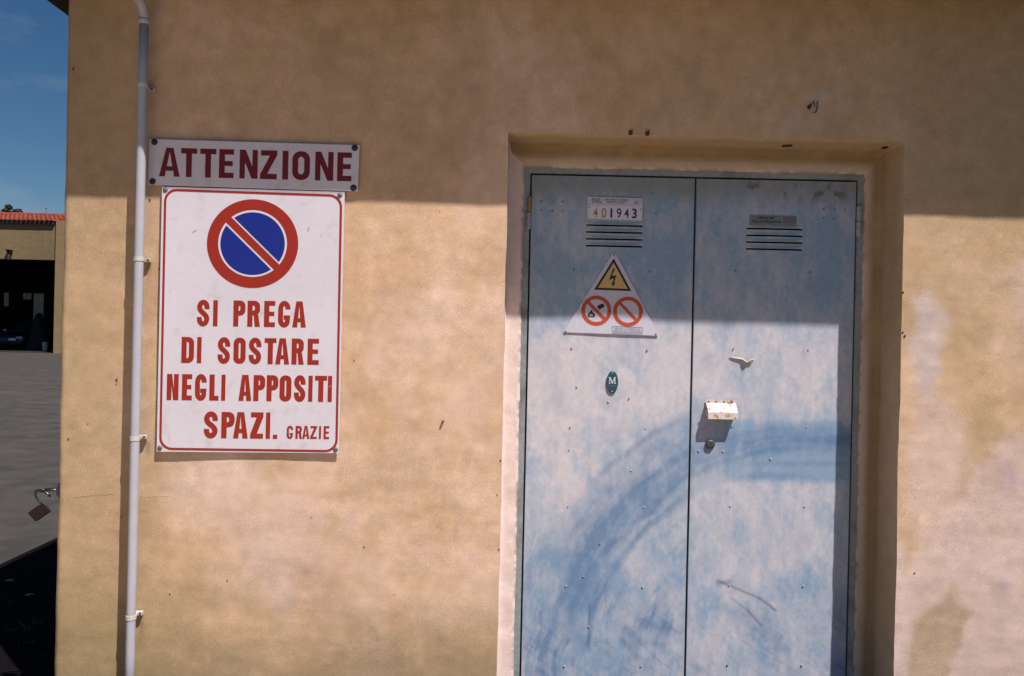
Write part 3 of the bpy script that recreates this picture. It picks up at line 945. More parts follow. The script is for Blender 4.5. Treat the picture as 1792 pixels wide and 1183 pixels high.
# hinges
def barrel(p0, p1, r, m):
    bm = bmesh.new()
    n = 4
    tube(bm, [p0, p0.lerp(p1, .06), p0.lerp(p1, .94), p1], [r * .86, r, r, r * .86], 14)
    bm_obj('hinge', bm, m, frame, smooth=False)
for (u, va_, vb, m) in ((927, 344, 370.5, 'hinge_rust'), (925.5, 372, 401, 'hinge'), (1503.6, 361, 386.5, 'hinge'), (1503, 388, 414, 'hinge'), ):
    pa, pb = P(u, va_, YD - .008), P(u, vb, YD - .008)
    pb.x = pa.x
    barrel(pa, pb, .0098, M[m])

# wall cracks and small pits
def ribbon(name, pts, wd, m, y=-.001):
    vs, fs = [], []
    for i, (u, v) in enumerate(pts):
        a = P(u, v)
        k = wd * (random.uniform(.4, 1.2)) * (1 if 0 < i < len(pts) - 1 else .2)
        yy = float(swell(np.array([a.x]), np.array([a.z]))[0]) - .0012
        vs += [(a.x, yy, a.z - k), (a.x, yy, a.z + k)]
        if i: fs.append((2 * i - 2, 2 * i, 2 * i + 1, 2 * i - 1))
    return obj(name, vs, fs, m, cabin)
def jag(a, b, n, amp):
    return [(a[0] + (b[0] - a[0]) * k / n, a[1] + (b[1] - a[1]) * k / n + random.uniform(-amp, amp)) for k in range(n + 1)]
ribbon('crack', jag((124, 871), (202, 864), 22, 1.4), .0006, M['crack'])
ribbon('crack', jag((243, 870), (300, 869), 14, 1.2), .0004, M['crack'])
vs, fs = [], []
for (u, v, r) in [(129, 121, 3.2), (398, 1016, 2), (297, 1040, 2), (637, 957, 2), (620, 631, 2), (876, 806, 2.5), (870, 866, 2.2), (873, 962, 2), (204, 665, 3), (203, 672, 2.2), (120, 768, 2.4), (262, 350, 3),
                  (1600, 1003, 2.4), (1580, 512, 3.4), (1583, 588, 4.2), (1580, 582, 2.6), (278, 470, 2), (154, 742, 1.6), (212, 905, 1.6), (690, 1040, 1.4), (545, 905, 1.3), (800, 480, 1.2), (770, 370, 1.4)]:
    a = P(u, v)
    yy = float(swell(np.array([a.x]), np.array([a.z]))[0]) - .0018
    b = len(vs)
    n = 7
    for k in range(n):
        q = 2 * math.pi * k / n
        rr = r / 450 * random.uniform(.40, .85)
        vs.append((a.x + rr * math.cos(q), yy, a.z + rr * math.sin(q) * 1.15))
    fs.append(list(range(b, b + n)))
sp = obj('pit', vs, fs, M['speck'], cabin, kind='stuff')
# slot and hole in the lintel underside of the recess
for (u, v, w2, h2) in ((1377, 261.5, 8, 2.6), (1548, 268, 3.5, 3.5)):
    yy = .09
    zz = RZ - .0055
    a = P(u, v, yy)
    bm = bmesh.new(); box(bm, a.x - w2 * .0022, yy - .012, zz - .004, a.x + w2 * .0022, yy + .012, zz + .002)
    bm_obj('lintel_hole', bm, M['ink'], rev)

# ================================================================== DRAINPIPE
YP = -.058
PT, PB = P(252, 38, YP), P(226.5, 1183, YP)
pxm = (P(246, 330, YP).x + P(236, 760, YP).x) / 2
pipe_t = thing('drainpipe', 'thin white enamelled drainpipe clipped upright to the tan wall left of the signs', 'drainpipe', (pxm, YP, 0))
bm = bmesh.new(); tube(bm, [(pxm, YP, .0 + (PT.z - 0) * k / 10) for k in range(11)], .0172, 20)
bm_obj('pipe', bm, M['pvc'], pipe_t, smooth=True)
bm = bmesh.new()
tube(bm, [(pxm, YP, PT.z - .01), (pxm, YP, PT.z + .006), (pxm, YP, PT.z + .012)], [.0205, .0205, .0185], 20)
bm_obj('collar', bm, M['pvc'], pipe_t, smooth=True)
bm = bmesh.new()
pts = [(pxm, YP, PT.z + .012)]
for k in range(1, 9):
    a = R(9 * k)
    pts.append((pxm - .012 * (1 - math.cos(a)), YP - .10 * (1 - math.cos(a)), PT.z + .012 + .075 * math.sin(a)))
pts.append((pxm - .022, GY - .0, GZ - GR + .004))
tube(bm, pts, .0182, 18)
bm_obj('elbow', bm, M['pvc'], pipe_t, smooth=True)
for (v, first) in ((150, 1), (453, 0), (767, 0), (1080, 0)):
    zc = P(238, v, YP).z
    bm = bmesh.new()
    tube(bm, [(pxm, YP, zc - .008), (pxm, YP, zc + .008)], .0192, 18)
    box(bm, pxm - .012, YP + .0165, zc - .006, pxm + .012, -.003, zc + .006, .001)
    box(bm, pxm - .030, -.020, zc - .006, pxm - .0125, -.003, zc + .006, .001)
    box(bm, pxm + .0125, -.020, zc - .007, pxm + .0245, -.003, zc + .007, .001)
    bm_obj('pipe_clip', bm, M['clip'], pipe_t)
    bm = bmesh.new()
    tube(bm, [(pxm + .0185, -.0235, zc), (pxm + .0185, -.0202, zc)], [.003, .0045], 8)
    bm_obj('clip_screw', bm, M['brass_rust'], pipe_t)

# ================================================================== SIGNS ON THE WALL
def panel_from_px(name, cor, yf, yb, m, parent, bow=0.0):
    """sheet with the four corners TL,TR,BR,BL"""
    bm = bmesh.new()
    fr = [P(u, v, yf) for u, v in cor]
    bk = [Vector((p.x, yb, p.z)) for p in fr]
    hexa(bm, fr, bk)
    bmesh.ops.bevel(bm, geom=list(bm.edges), offset=.0009, segments=2, affect='EDGES')
    bmesh.ops.recalc_face_normals(bm, faces=list(bm.faces))
    return bm_obj(name, bm, m, parent)
def crop(ox, oy, s):
    return lambda a, b: (ox + a / s, oy + b / s)
C4, C5 = crop(240, 220, 3.698), crop(240, 500, 3.698)
def screw_proto(r):
    return lathe_y([(r * .25, -.0042), (r * .6, -.0038), (r * .88, -.0022), (r, 0), (r, .006)], 16)
def screws(par, pts, y, r, m):
    v, f = screw_proto(r)
    s0 = None
    for (u, vv) in pts:
        p = P(u, vv, y)
        if s0 is None: s0 = first_piece('screw', v, f, m, par, p)
        else: copy_mesh(s0, par, p)
    # stand-off spacers between sheet and wall
    for (u, vv) in pts:
        p = P(u, vv, y)
        bm = bmesh.new(); tube(bm, [(p.x, y + .006, p.z), (p.x, .004, p.z)], r * .5, 8)
        bm_obj('spacer', bm, M['screw_grey'], par)

YA = -.016
att = thing('attention_sign', 'narrow white metal plate lettered ATTENZIONE in dark red, directly above the no-parking sign', 'sign', P(440, 335, YA))
panel_from_px('panel', [C4(78, 85), C4(1440, 125), C4(1428, 425), C4(70, 383)], YA, YA + .004, M['sign_white'], att)
letter_line('lettering', [('A', 143, 277), ('T', 283, 387), ('T', 407, 511), ('E', 530, 625), ('N', 663, 780), ('Z', 797, 905), ('I', 940, 978), ('O', 1004, 1118), ('N', 1152, 1270), ('E', 1295, 1388)],
            M['attention_red'], att, YA - .0008, (143, 327), (1388, 360), 186, .20, 240, 220, 3.698)
screws(att, [C4(112, 105), C4(1408, 143), C4(1400, 402), C4(100, 360)], YA, .0128, M['screw_rust'])

YB = -.0145
nps = thing('no_parking_sign', 'tall white rectangular sign with a round blue and red no-parking symbol and red request lettering', 'sign', P(440, 793, YB))
panel_from_px('panel', [(283.3, 326.5), (603.2, 335.5), (592.9, 793.4), (273.8, 790.7)], YB, YB + .0045, M['sign_white'], nps)
def lerp2(a, b, t): return (a[0] + (b[0] - a[0]) * t, a[1] + (b[1] - a[1]) * t)
def rrect(tl, tr, br, bl, rad, n=8):
    """rounded quad in photo measure; rad = (left-right fraction, top-bottom fraction)"""
    out = []
    W = math.dist(tl, tr); H = math.dist(tl, bl)
    def q(s, t): return lerp2(lerp2(tl, tr, s), lerp2(bl, br, s), t)
    rx, ry = rad / W, rad / H
    for (cx, cy, a0) in ((1 - rx, ry, -90), (1 - rx, 1 - ry, 0), (rx, 1 - ry, 90), (rx, ry, 180)):
        for k in range(n + 1):
            a = R(a0 + 90 * k / n)
            out.append(q(cx + rx * math.cos(a), cy + ry * math.sin(a)))
    return out
tl, tr, br, bl = (289.4, 331.9), (597.0, 342.6), (588.6, 789.6), (280.3, 785.2)
def grow(e):
    return (tl[0] - e, tl[1] - e), (tr[0] + e, tr[1] - e), (br[0] + e, br[1] + e), (bl[0] - e, bl[1] + e)
fill_px('border', [rrect(*grow(2.0), 22), rrect(*grow(-2.0), 18.5)], M['sign_red'], nps, YB - .0008)
cx, cy, rxx, ryy = 442.0, 426.3, 79.9, 77.6
fill_px('symbol_ring', [[(cx + rxx * math.cos(R(a)), cy + ryy * math.sin(R(a))) for a in range(0, 360, 4)]], M['sign_red'], nps, YB - .0008)
def segment(side, rad, h, bar_ang=45.5):
    """disc segment on one side of the bar"""
    k = ryy / rxx
    a0 = bar_ang - 90 if side > 0 else bar_ang + 90
    half = math.degrees(math.acos(h / rad))
    return [(cx + rad * math.cos(R(a0 - half + 2 * half * i / 40)), cy + rad * k * math.sin(R(a0 - half + 2 * half * i / 40))) for i in range(41)]
for side in (1, -1):
    fill_px('white_edging', [segment(side, 60.2, 6.8)], M['sign_white'], nps, YB - .0014)
    fill_px('blue_field', [segment(side, 56.4, 9.7)], M['sign_blue'], nps, YB - .0020)
YL = YB - .0008
LINES = [([('S', 387, 468), ('I', 492, 521), ('P', 623, 700), ('R', 714, 795), ('E', 822, 893), ('G', 912, 992), ('A', 1005, 1093)], (387, 260), (1093, 270), 168, .195),
         ([('D', 287, 368), ('I', 388, 416), ('S', 521, 602), ('O', 624, 702), ('S', 722, 804), ('T', 824, 900), ('A', 895, 985), ('R', 1000, 1078), ('E', 1103, 1176)], (287, 499), (1176, 512), 168, .195),
         ([('N', 192, 268), ('E', 290, 355), ('G', 374, 450), ('L', 468, 528), ('I', 545, 571), ('A', 657, 740), ('P', 753, 828), ('P', 838, 913), ('O', 922, 998), ('S', 1015, 1090), ('I', 1108, 1135), ('T', 1150, 1228), ('I', 1234, 1261)], (192, 739), (1261, 752), 168, .195),
         ([('S', 432, 522), ('P', 545, 630), ('A', 622, 717), ('Z', 733, 816), ('I', 833, 861), ('.', 880, 908)], (432, 985), (908, 991), 170, .205),
         ([('G', 968, 1009), ('R', 1025, 1066), ('A', 1069, 1115), ('Z', 1120, 1163), ('I', 1177, 1190), ('E', 1207, 1243)], (968, 990), (1243, 992), 83, .175)]
for sp_, b0, b1, hh, st in LINES:
    letter_line('lettering', sp_, M['sign_red'], nps, YL, b0, b1, hh, st, 240, 500, 3.698)
for pts in ([C4(1103, 685), C4(1108, 655), C4(1114, 660), C4(1110, 682)], [C4(1186, 718), C4(1192, 707), C4(1195, 710), C4(1189, 721)], [C4(211, 1068), C4(216, 1066), C4(217, 1075), C4(212, 1076)],
            [C4(355, 690), C4(385, 672), C4(386, 674), C4(357, 693)], [C5(205, 1000), C5(208, 955), C5(210, 955), C5(208, 1001)], [C5(1238, 655), C5(1262, 640), C5(1263, 642), C5(1240, 658)]):
    fill_px('scratch', [pts], M['sign_back'], nps, YB - .0009)
screws(nps, [C4(183, 415), C4(1312, 450), C5(1284, 1060), C5(147, 1050)], YB, .0100, M['screw_grey'])

# ================================================================== PLATES ON THE DOOR
YF = YD - .0075
C9 = crop(1000, 320, 9.1)
npl = thing('number_plate', 'small white plate reading ENEL and 401943 above the vent slots of the left door', 'plate', P(1076, 386, YF))
panel_from_px('panel', [(1028, 343.6), (1124.8, 346.9), (1124.2, 386.6), (1027.4, 383.3)], YF, YF + .003, M['plate'], npl)
panel_from_px('number_strip', [C9(268, 352), C9(1128, 372), C9(1124, 592), C9(262, 566)], YF - .0015, YF - .0002, M['plate_light'], npl)
text_px('lettering', 'ENEL', M['ink_faded'], npl, YF - .0008, *C9(328, 312), *C9(482, 318), 8.4, .02)
text_px('lettering', 'COMPARTIMENTO DI FIRENZE', M['ink_faded'], npl, YF - .0008, *C9(510, 279), *C9(905, 292), 3.4, .012)
text_px('lettering', 'DISTRETTO TOSCANA', M['ink_faded'], npl, YF - .0008, *C9(560, 320), *C9(860, 330), 3.4, .012)
text_px('lettering', 'LI', M['ink_faded'], npl, YF - .0008, *C9(1008, 334), *C9(1062, 336), 6.4, .02)
for ch, xa, xb, m in (('4', 350, 418, 'ink_ochre'), ('0', 478, 552, 'ink_ochre'), ('1', 618, 650, 'ink_violet'), ('9', 718, 795, 'ink_violet'), ('4', 840, 915, 'ink_violet'), ('3', 962, 1040, 'ink')):
    yb = 545 + (xa - 350) * .024
    text_px('digit', ch, M[m], npl, YF - .0023, *C9(xa, yb), *C9(xb, yb + 2), 17.0, .012 if m != 'ink' else .02)
for a, b in ((285, 392), (1105, 422)):
    p = P(*C9(a, b), YF - .0018)
    copy_mesh(proto[True], npl, p, scale=(.7, .7, .7)).name = 'plate_rivet'

C7 = crop(1290, 360, 13.15)
ntp = thing('notice_plate', 'small dull grey plate with dark printing above the vent slots of the right door', 'plate', P(1353, 394, YF))
panel_from_px('panel', [C7(298, 218), C7(1372, 252), C7(1362, 462), C7(290, 432)], YF, YF + .003, M['plate_grey'], ntp)
text_px('lettering', 'CABINA MT', M['ink'], ntp, YF - .0008, *C7(440, 300), *C7(870, 312), 4.2, .02)
text_px('lettering', 'NON SI DEPOSITA IN', M['ink'], ntp, YF - .0008, *C7(348, 382), *C7(1005, 398), 3.8, .02)
panel_from_px('dark_stamp', [C7(1065, 268), C7(1352, 278), C7(1346, 402), C7(1060, 392)], YF - .0012, YF - .0002, M['ink_faded'], ntp)

C8, C11 = crop(960, 420, 3.945), crop(1000, 500, 11.83)
wsg = thing('warning_sign', 'white triangular high-voltage warning sign with two red prohibition rings on the left door', 'sign', P(1070, 584, YF))
tri = [C8(442, 92), C8(464, 94), C8(759, 652), C8(756, 661), C8(108, 637), C8(108, 627)]
bm = bmesh.new()
fa = [bm.verts.new(P(u, v, YF)) for u, v in tri]
fb = [bm.verts.new(Vector((p.co.x, YF + .0028, p.co.z))) for p in fa]
bm.faces.new(fa); bm.faces.new(fb[::-1])
for i in range(6): bm.faces.new((fa[i], fb[i], fb[(i + 1) % 6], fa[(i + 1) % 6]))
bmesh.ops.recalc_face_normals(bm, faces=list(bm.faces))
bm_obj('panel', bm, M['warn_white'], wsg)
Yp = YF - .0008
def shrink(t, k):
    mx, my = sum(p[0] for p in t) / 3, sum(p[1] for p in t) / 3
    return [(mx + (p[0] - mx) * k, my + (p[1] - my) * k) for p in t]
yt = [C8(450, 127), C8(571, 353), C8(315, 343)]
fill_px('black_border', [yt, shrink(yt, .80)], M['ink'], wsg, Yp)
fill_px('yellow_field', [shrink(yt, .80)], M['warn_yellow'], wsg, Yp - .0003)
fill_px('bolt', [[C8(*p) for p in ((447, 194), (458, 198), (437, 246), (467, 244), (451, 294), (461, 291), (446, 323), (432, 297), (441, 298), (449, 262), (417, 277))]], M['ink'], wsg, Yp - .0009)
def prohib(cx, cy, ro, ri, hw, ang=46):
    ring = [(cx + ro * math.cos(R(a)), cy + ro * math.sin(R(a))) for a in range(0, 360, 6)]
    holes = []
    half = math.degrees(math.acos(hw / ri))
    for a0 in (ang - 90, ang + 90):
        holes.append([(cx + ri * math.cos(R(a0 - half + 2 * half * i / 24)), cy + ri * math.sin(R(a0 - half + 2 * half * i / 24))) for i in range(25)])
    return [ring] + holes
fill_px('prohibition_ring', prohib(*C11(515, 515), 26.3, 19.8, 2.9), M['warn_red'], wsg, Yp)
fill_px('prohibition_ring', prohib(*C11(1171, 535), 26.1, 19.6, 2.6), M['warn_red'], wsg, Yp)
fill_px('cup_pictogram', [[C11(*p) for p in ((528, 425), (585, 393), (640, 368), (672, 388), (688, 430), (575, 500))]], M['ink'], wsg, Yp - .0005)
fill_px('flame_pictogram', [[C11(*p) for p in ((342, 645), (338, 600), (365, 560), (395, 535), (408, 495), (432, 520), (445, 560), (470, 570), (488, 600), (485, 645))],
                            [C11(*p) for p in ((372, 630), (385, 590), (408, 572), (418, 600), (440, 590), (450, 630))]], M['ink'], wsg, Yp - .0005)
bx = [C11(845, 838), C11(1470, 862), C11(1466, 1006), C11(842, 984)]
bi = [C11(853, 846), C11(1462, 870), C11(1458, 998), C11(850, 976)]
fill_px('text_frame', [bx, bi], M['ink_faded'], wsg, Yp)
text_px('lettering', "VIETATO L'ACCESSO ALLE", M['ink_faded'], wsg, Yp, *C11(885, 908), *C11(1425, 926), 3.6, .0)
text_px('lettering', 'PERSONE NON AUTORIZZATE', M['ink_faded'], wsg, Yp, *C11(875, 962), *C11(1440, 982), 3.6, .0)
for a, b in ((452, 104), (119, 630), (742, 649)):
    copy_mesh(proto[True], wsg, P(*C8(a, b), YF - .001), scale=(.8, .8, .8)).name = 'sign_rivet'

bdg = thing('oval_badge', 'small upright oval dark green badge with a white letter M on the left door', 'badge', P(1071.5, 688, YF))
bm = bmesh.new()
uc, vc = C8(440, 983)
rings = []
for (k, y) in ((1.0, YF + .004), (1.0, YF + .0005), (.96, YF - .0006)):
    rings.append([bm.verts.new(P(uc + 10.3 * k * math.cos(R(a)) + .022 * 19.6 * math.sin(R(-a)), vc + 19.8 * k * math.sin(R(a)), y)) for a in range(0, 360, 10)])
for r0, r1 in zip(rings, rings[1:]):
    for i in range(36): bm.faces.new((r0[i], r0[(i + 1) % 36], r1[(i + 1) % 36], r1[i]))
bm.faces.new(rings[-1])
bm_obj('panel', bm, M['badge'], bdg)
mser = [(0, 0), (.27, 0), (.27, .07), (.19, .09), (.19, .74), (.46, 0), (.54, 0), (.81, .74), (.81, .09), (.72, .07), (.72, 0), (1.05, 0), (1.05, .07), (.95, .09), (.95, .91), (1.05, .93), (1.05, 1), (.78, 1), (.53, .32), (.29, 1), (0, 1), (0, .93), (.09, .91), (.09, .09), (0, .07)]
fill_px('letter', [[C8(414 + gx * 50, 993 - gy * 47) for gx, gy in mser]], M['warn_white'], bdg, YF - .0013)
fill_px('underline', [[C8(404, 1006), C8(478, 1008), C8(478, 1012), C8(404, 1010)]], M['ink_faded'], bdg, YF - .0013)
for a, b in ((441, 921), (438, 1046)):
    s = copy_mesh(proto[False] if False in proto else proto[True], bdg, P(*C8(a, b), YF - .001), scale=(.62, .6, .62)); s.name = 'badge_rivet'

# torn strip of metal sticking out of the right leaf
C12 = crop(1260, 600, 19.7)
scr = [((330, 490), (320, 590)), ((520, 510), (520, 650)), ((760, 545), (720, 690)), ((840, 590), (850, 700)), ((930, 655), (930, 690)), ((1050, 600), (1045, 800)), ((1180, 555), (1150, 640))]
bm = bmesh.new()
depths = [.004, .007, .010, .014, .017, .013, .009]
T, B = [], []
for (a, b), d in zip(scr, depths):
    ua, va_ = C12(*a); ub, vb = C12(*b)
    T.append((bm.verts.new(P(ua, va_ - 1.5, YD - .004)), bm.verts.new(P(ua, va_ + 1.0, YD - d)), bm.verts.new(P(ub, vb - 1, YD - d * .45))))
for p, q in zip(T, T[1:]):
    bm.faces.new((p[0], p[1], q[1], q[0]))
    bm.faces.new((p[1], p[2], q[2], q[1]))
bmesh.ops.solidify(bm, geom=list(bm.faces), thickness=.0012)
sc_o = bm_obj('torn_strip', bm, M['scrap'], None, loc=P(1298, 630, YD))
tag(sc_o, 'crumpled pale torn metal strip stuck on the right door above the lock hood', 'scrap')

# ================================================================== SMALL IRONS ON THE WALL
def iron(name, bm, label, cat, loc, group=None, m='brass_rust'):
    return tag(bm_obj(name, bm, M[m], None, loc=loc, smooth=False), label, cat, group)
p = P(775, 738)
bm = bmesh.new(); tube(bm, [p + Vector((0, .01, 0)), p + Vector((.0005, -.010, .0005)), p + Vector((.001, -.0125, .001))], [.0045, .0048, .003], 9)
iron('wall_peg', bm, 'short rusty peg sticking out of the sunlit plaster right of the no-parking sign', 'peg', p)
for (u, v, lab) in ((1103.5, 233, 'left of two rusty bolt stubs at the upper edge of the door recess'), (1133, 234, 'right of two rusty bolt stubs at the upper edge of the door recess')):
    p = P(u, v)
    bm = bmesh.new()
    tube(bm, [p + Vector((0, .01, 0)), p + Vector((0, -.006, 0)), p + Vector((.001, -.010, -.001))], [.009, .008, .0045], 7)
    tube(bm, [p + Vector((.002, -.004, .004)), p + Vector((.006, -.012, .012))], [.003, .0012], 6)
    tube(bm, [p + Vector((-.004, -.004, .002)), p + Vector((-.009, -.011, .009))], [.003, .0012], 6)
    iron('bolt_stub', bm, lab, 'bolt', p, 'rusty bolt stubs over the door')
C13 = crop(1390, 150, 19.71)
def q13(a, b, y): return P(*C13(a, b), y)
bm = bmesh.new()
fa = [q13(a, b, -.006) for a, b in ((470, 690), (560, 640), (610, 620), (600, 690), (560, 790), (520, 810), (455, 735))]
A = [bm.verts.new(v) for v in fa]; B = [bm.verts.new(v + Vector((0, .008, 0))) for v in fa]
bm.faces.new(A); bm.faces.new(B[::-1])
for i in range(len(A)): bm.faces.new((A[i], B[i], B[(i + 1) % len(A)], A[(i + 1) % len(A)]))
tube(bm, [q13(600, 640, -.005), q13(670, 540, -.013), q13(690, 620, -.016), q13(695, 730, -.012)], [.0014, .0022, .002, .0012], 8)
tube(bm, [q13(790, 535, .002), q13(795, 600, -.008), q13(785, 700, -.010), q13(775, 850, -.008), q13(740, 915, -.006), q13(640, 930, -.004)], [.0016, .0018, .0019, .0021, .0016, .0008], 8)
bmesh.ops.recalc_face_normals(bm, faces=list(bm.faces))
iron('broken_bracket', bm, 'small broken black iron bracket on the shaded plaster above the right door', 'bracket', P(1420, 190), m='lamp')

# ================================================================== STAPLE AND PADLOCK on the left side wall
YK = .026
C14 = crop(30, 830, 11.83)
def k14(a, b, y=YK): return P(*C14(a, b), y)
XW = XL + .012
stp = thing('wall_staple', 'dark iron staple plate with a projecting ring on the left corner of the cabin', 'staple', (XW, YK, k14(800, 310).z))
pz0, pz1 = k14(800, 470).z, k14(800, 150).z
bm = bmesh.new()
zc = (pz0 + pz1) / 2
prf = [(pz0, .004), (pz0 + .012, .014), (zc, .019), (pz1 - .012, .013), (pz1, .004)]
A = [bm.verts.new((XW - t, YK - .022, z)) for z, t in prf] + [bm.verts.new((XW - .002, YK - .022, z)) for z, t in prf[::-1]]
B = [bm.verts.new((v.co.x, YK + .022, v.co.z)) for v in A]
bm.faces.new(A); bm.faces.new(B[::-1])
for i in range(len(A)): bm.faces.new((A[i], B[i], B[(i + 1) % len(A)], A[(i + 1) % len(A)]))
bmesh.ops.recalc_face_normals(bm, faces=list(bm.faces))
bm_obj('plate', bm, M['lamp'], stp)
bm = bmesh.new()
e0, tip = k14(790, 300), k14(480, 335)
e0.x = XW
pts = [Vector((XW + .002, YK - .014, e0.z))]
for k in range(13):
    a = R(-90 + 180 * k / 12)
    pts.append(Vector((tip.x + .016 - .016 * math.cos(a), YK + .014 * math.sin(a), tip.z + (e0.z - tip.z) * .3 * (1 - math.cos(a)))))
pts.append(Vector((XW + .002, YK + .014, e0.z)))
tube(bm, pts, .0042, 10)
bm_obj('ring', bm, M['steel'], stp, smooth=True)
pad = thing('padlock', 'small brown brass padlock hanging tilted and open from the staple at the wall corner', 'padlock', k14(460, 800))
body = [k14(a, b) for a, b in ((500, 590), (572, 650), (690, 772), (408, 970), (242, 790), (460, 640))]
bm = bmesh.new()
order = [k14(*q) for q in ((470, 632), (560, 642), (690, 772), (405, 970), (242, 790))]
A = [bm.verts.new(v + Vector((0, -.010, 0))) for v in order]; B = [bm.verts.new(v + Vector((0, .010, 0))) for v in order]
bm.faces.new(A); bm.faces.new(B[::-1])
for i in range(5): bm.faces.new((A[i], B[i], B[(i + 1) % 5], A[(i + 1) % 5]))
bmesh.ops.recalc_face_normals(bm, faces=list(bm.faces))
bmesh.ops.bevel(bm, geom=list(bm.edges), offset=.002, segments=2, affect='EDGES')
bm_obj('body', bm, M['brass'], pad)
bm = bmesh.new()
pts = [k14(*q) for q in ((530, 640), (480, 580), (420, 510), (378, 440), (375, 385), (400, 340), (450, 325), (520, 345), (590, 375), (650, 415), (685, 465))]
tube(bm, pts, .0041, 10)
bm_obj('shackle', bm, M['steel'], pad, smooth=True)

# ================================================================== GARAGE ACROSS THE LOT
YG = 36.0
def G(u, v, y=YG): return P(u, v, y)
gx0, gxr = G(-330, 500).x, G(96, 530).x
gxe = G(150, 500).x
gtop = G(60, 391).z
gop = G(50, 454).z
opx0 = G(-250, 500).x
opx1 = G(94.5, 530).x
gar = thing('garage_building', 'tan workshop building across the lot with red tiled roof and dark open doorway', 'building', (gxr, YG, 0))
bm = bmesh.new()
box(bm, gx0, YG, 0, opx0, YG + .3, gtop)
box(bm, opx0 + .002, YG, gop, opx1 - .002, YG + .3, gtop - .002)
box(bm, opx1, YG + .001, -.01, G(98, 500).x, YG + .301, gtop - .001)
bm_obj('wall', bm, M['g_wall'], gar)
bm = bmesh.new(); box(bm, G(98, 500).x + .002, YG - .12, -.02, gxe, YG + .3, G(60, 386).z)
bm_obj('corner_pier', bm, M['g_corner'], gar)
bm = bmesh.new()
GD = 9
box(bm, gx0 + .3, YG + GD, -.02, gxe, YG + GD + .2, gtop)
box(bm, gx0 + .003, YG + .31, -.02, gx0 + .25, YG + GD - .01, gtop - .01)
box(bm, gxe - .25, YG + .31, -.02, gxe - .003, YG + GD - .01, gtop - .01)
box(bm, gx0 + .26, YG + .31, gtop - .25, gxe - .26, YG + GD - .01, gtop - .02)
bm_obj('inner_wall', bm, M['g_dark'], gar)
bm = bmesh.new(); box(bm, gx0 + .3, YG + .05, -.02, gxe - .3, YG + GD - .05, .012)
bm_obj('floor', bm, M['g_floor'], gar)
# eave board and roof of barrel tiles
bm = bmesh.new(); box(bm, gx0, YG - .13, gtop - .03, G(97, 400).x - .02, YG + .29, gtop + .10)
bm_obj('eave_board', bm, M['fascia'], gar)
RUN, RISE = 3.2, .70
bm = bmesh.new()
pitch = .225
nC = int((gxe + .15 - gx0) / pitch)
for c_ in range(nC):
    xc = gx0 + .1 + c_ * pitch
    s0 = 0.0 if xc < G(96, 400).x else .55
    nrow = 9
    for rr in range(nrow):
        t0 = rr / nrow
        t1 = (rr + 1.12) / nrow
        if t0 < s0 / 4.6 * .9: continue
        jx, jz = random.uniform(-.012, .012), random.uniform(-.01, .012)
        prev = None
        for e, t in enumerate((t0, t1)):
            yy = YG - .20 + (RUN + .20) * t
            zz = gtop + .10 + RISE * t + (.035 if e == 0 else .0) + jz
            rad = .088 if e == 0 else .07
            ring = [bm.verts.new((xc + jx + rad * math.cos(R(a)), yy, zz + rad * .8 * math.sin(R(a)))) for a in (0, 36, 72, 108, 144, 180)]
            if prev:
                for q in range(5): bm.faces.new((prev[q], prev[q + 1], ring[q + 1], ring[q]))
            else: bm.faces.new(ring)
            prev = ring
tl_ = bm_obj('roof_tile', bm, M['tile'], gar, kind='stuff')
bm = bmesh.new()
hexa(bm, [(gx0, YG - .19, gtop + .105), (gxe + .1, YG - .1, gtop + .15), (gxe + .1, YG + RUN, gtop + .11 + RISE), (gx0, YG + RUN, gtop + .11 + RISE)],
     [(gx0, YG - .19, gtop + .101), (gxe + .1, YG - .1, gtop + .13), (gxe + .1, YG + RUN, gtop + .05 + RISE), (gx0, YG + RUN, gtop + .05 + RISE)])
hexa(bm, [(gx0, YG + RUN + .01, gtop + .11 + RISE), (gxe + .1, YG + RUN + .01, gtop + .11 + RISE), (gxe + .1, YG + GD + .3, gtop + .1), (gx0, YG + GD + .3, gtop + .1)],
     [(gx0, YG + RUN + .01, gtop + .05 + RISE), (gxe + .1, YG + RUN + .01, gtop + .05 + RISE), (gxe + .1, YG + GD + .3, gtop + .04), (gx0, YG + GD + .3, gtop + .04)])
bmesh.ops.recalc_face_normals(bm, faces=list(bm.faces))
bm_obj('roof_deck', bm, M['tile'], gar)
bm = bmesh.new(); tube(bm, [(gx0 - .05 + k * .38, YG + RUN, gtop + .15 + RISE + (.02 if k % 2 else 0)) for k in range(int((gxe - gx0 + .2) / .38) + 1)], .1, 8)
bm_obj('ridge_cap', bm, M['tile'], gar)
# antenna rod on the ridge
p = G(80.5, 371, YG + RUN); p.z = gtop + .2 + RISE
bm = bmesh.new(); tube(bm, [p, p + Vector((0, 0, .34))], .012, 6); tube(bm, [p + Vector((-.09, 0, .3)), p + Vector((.09, 0, .3))], .008, 6)
tag(bm_obj('antenna', bm, M['lamp'], None, loc=p), 'thin antenna rod on the ridge of the red tiled roof', 'antenna')
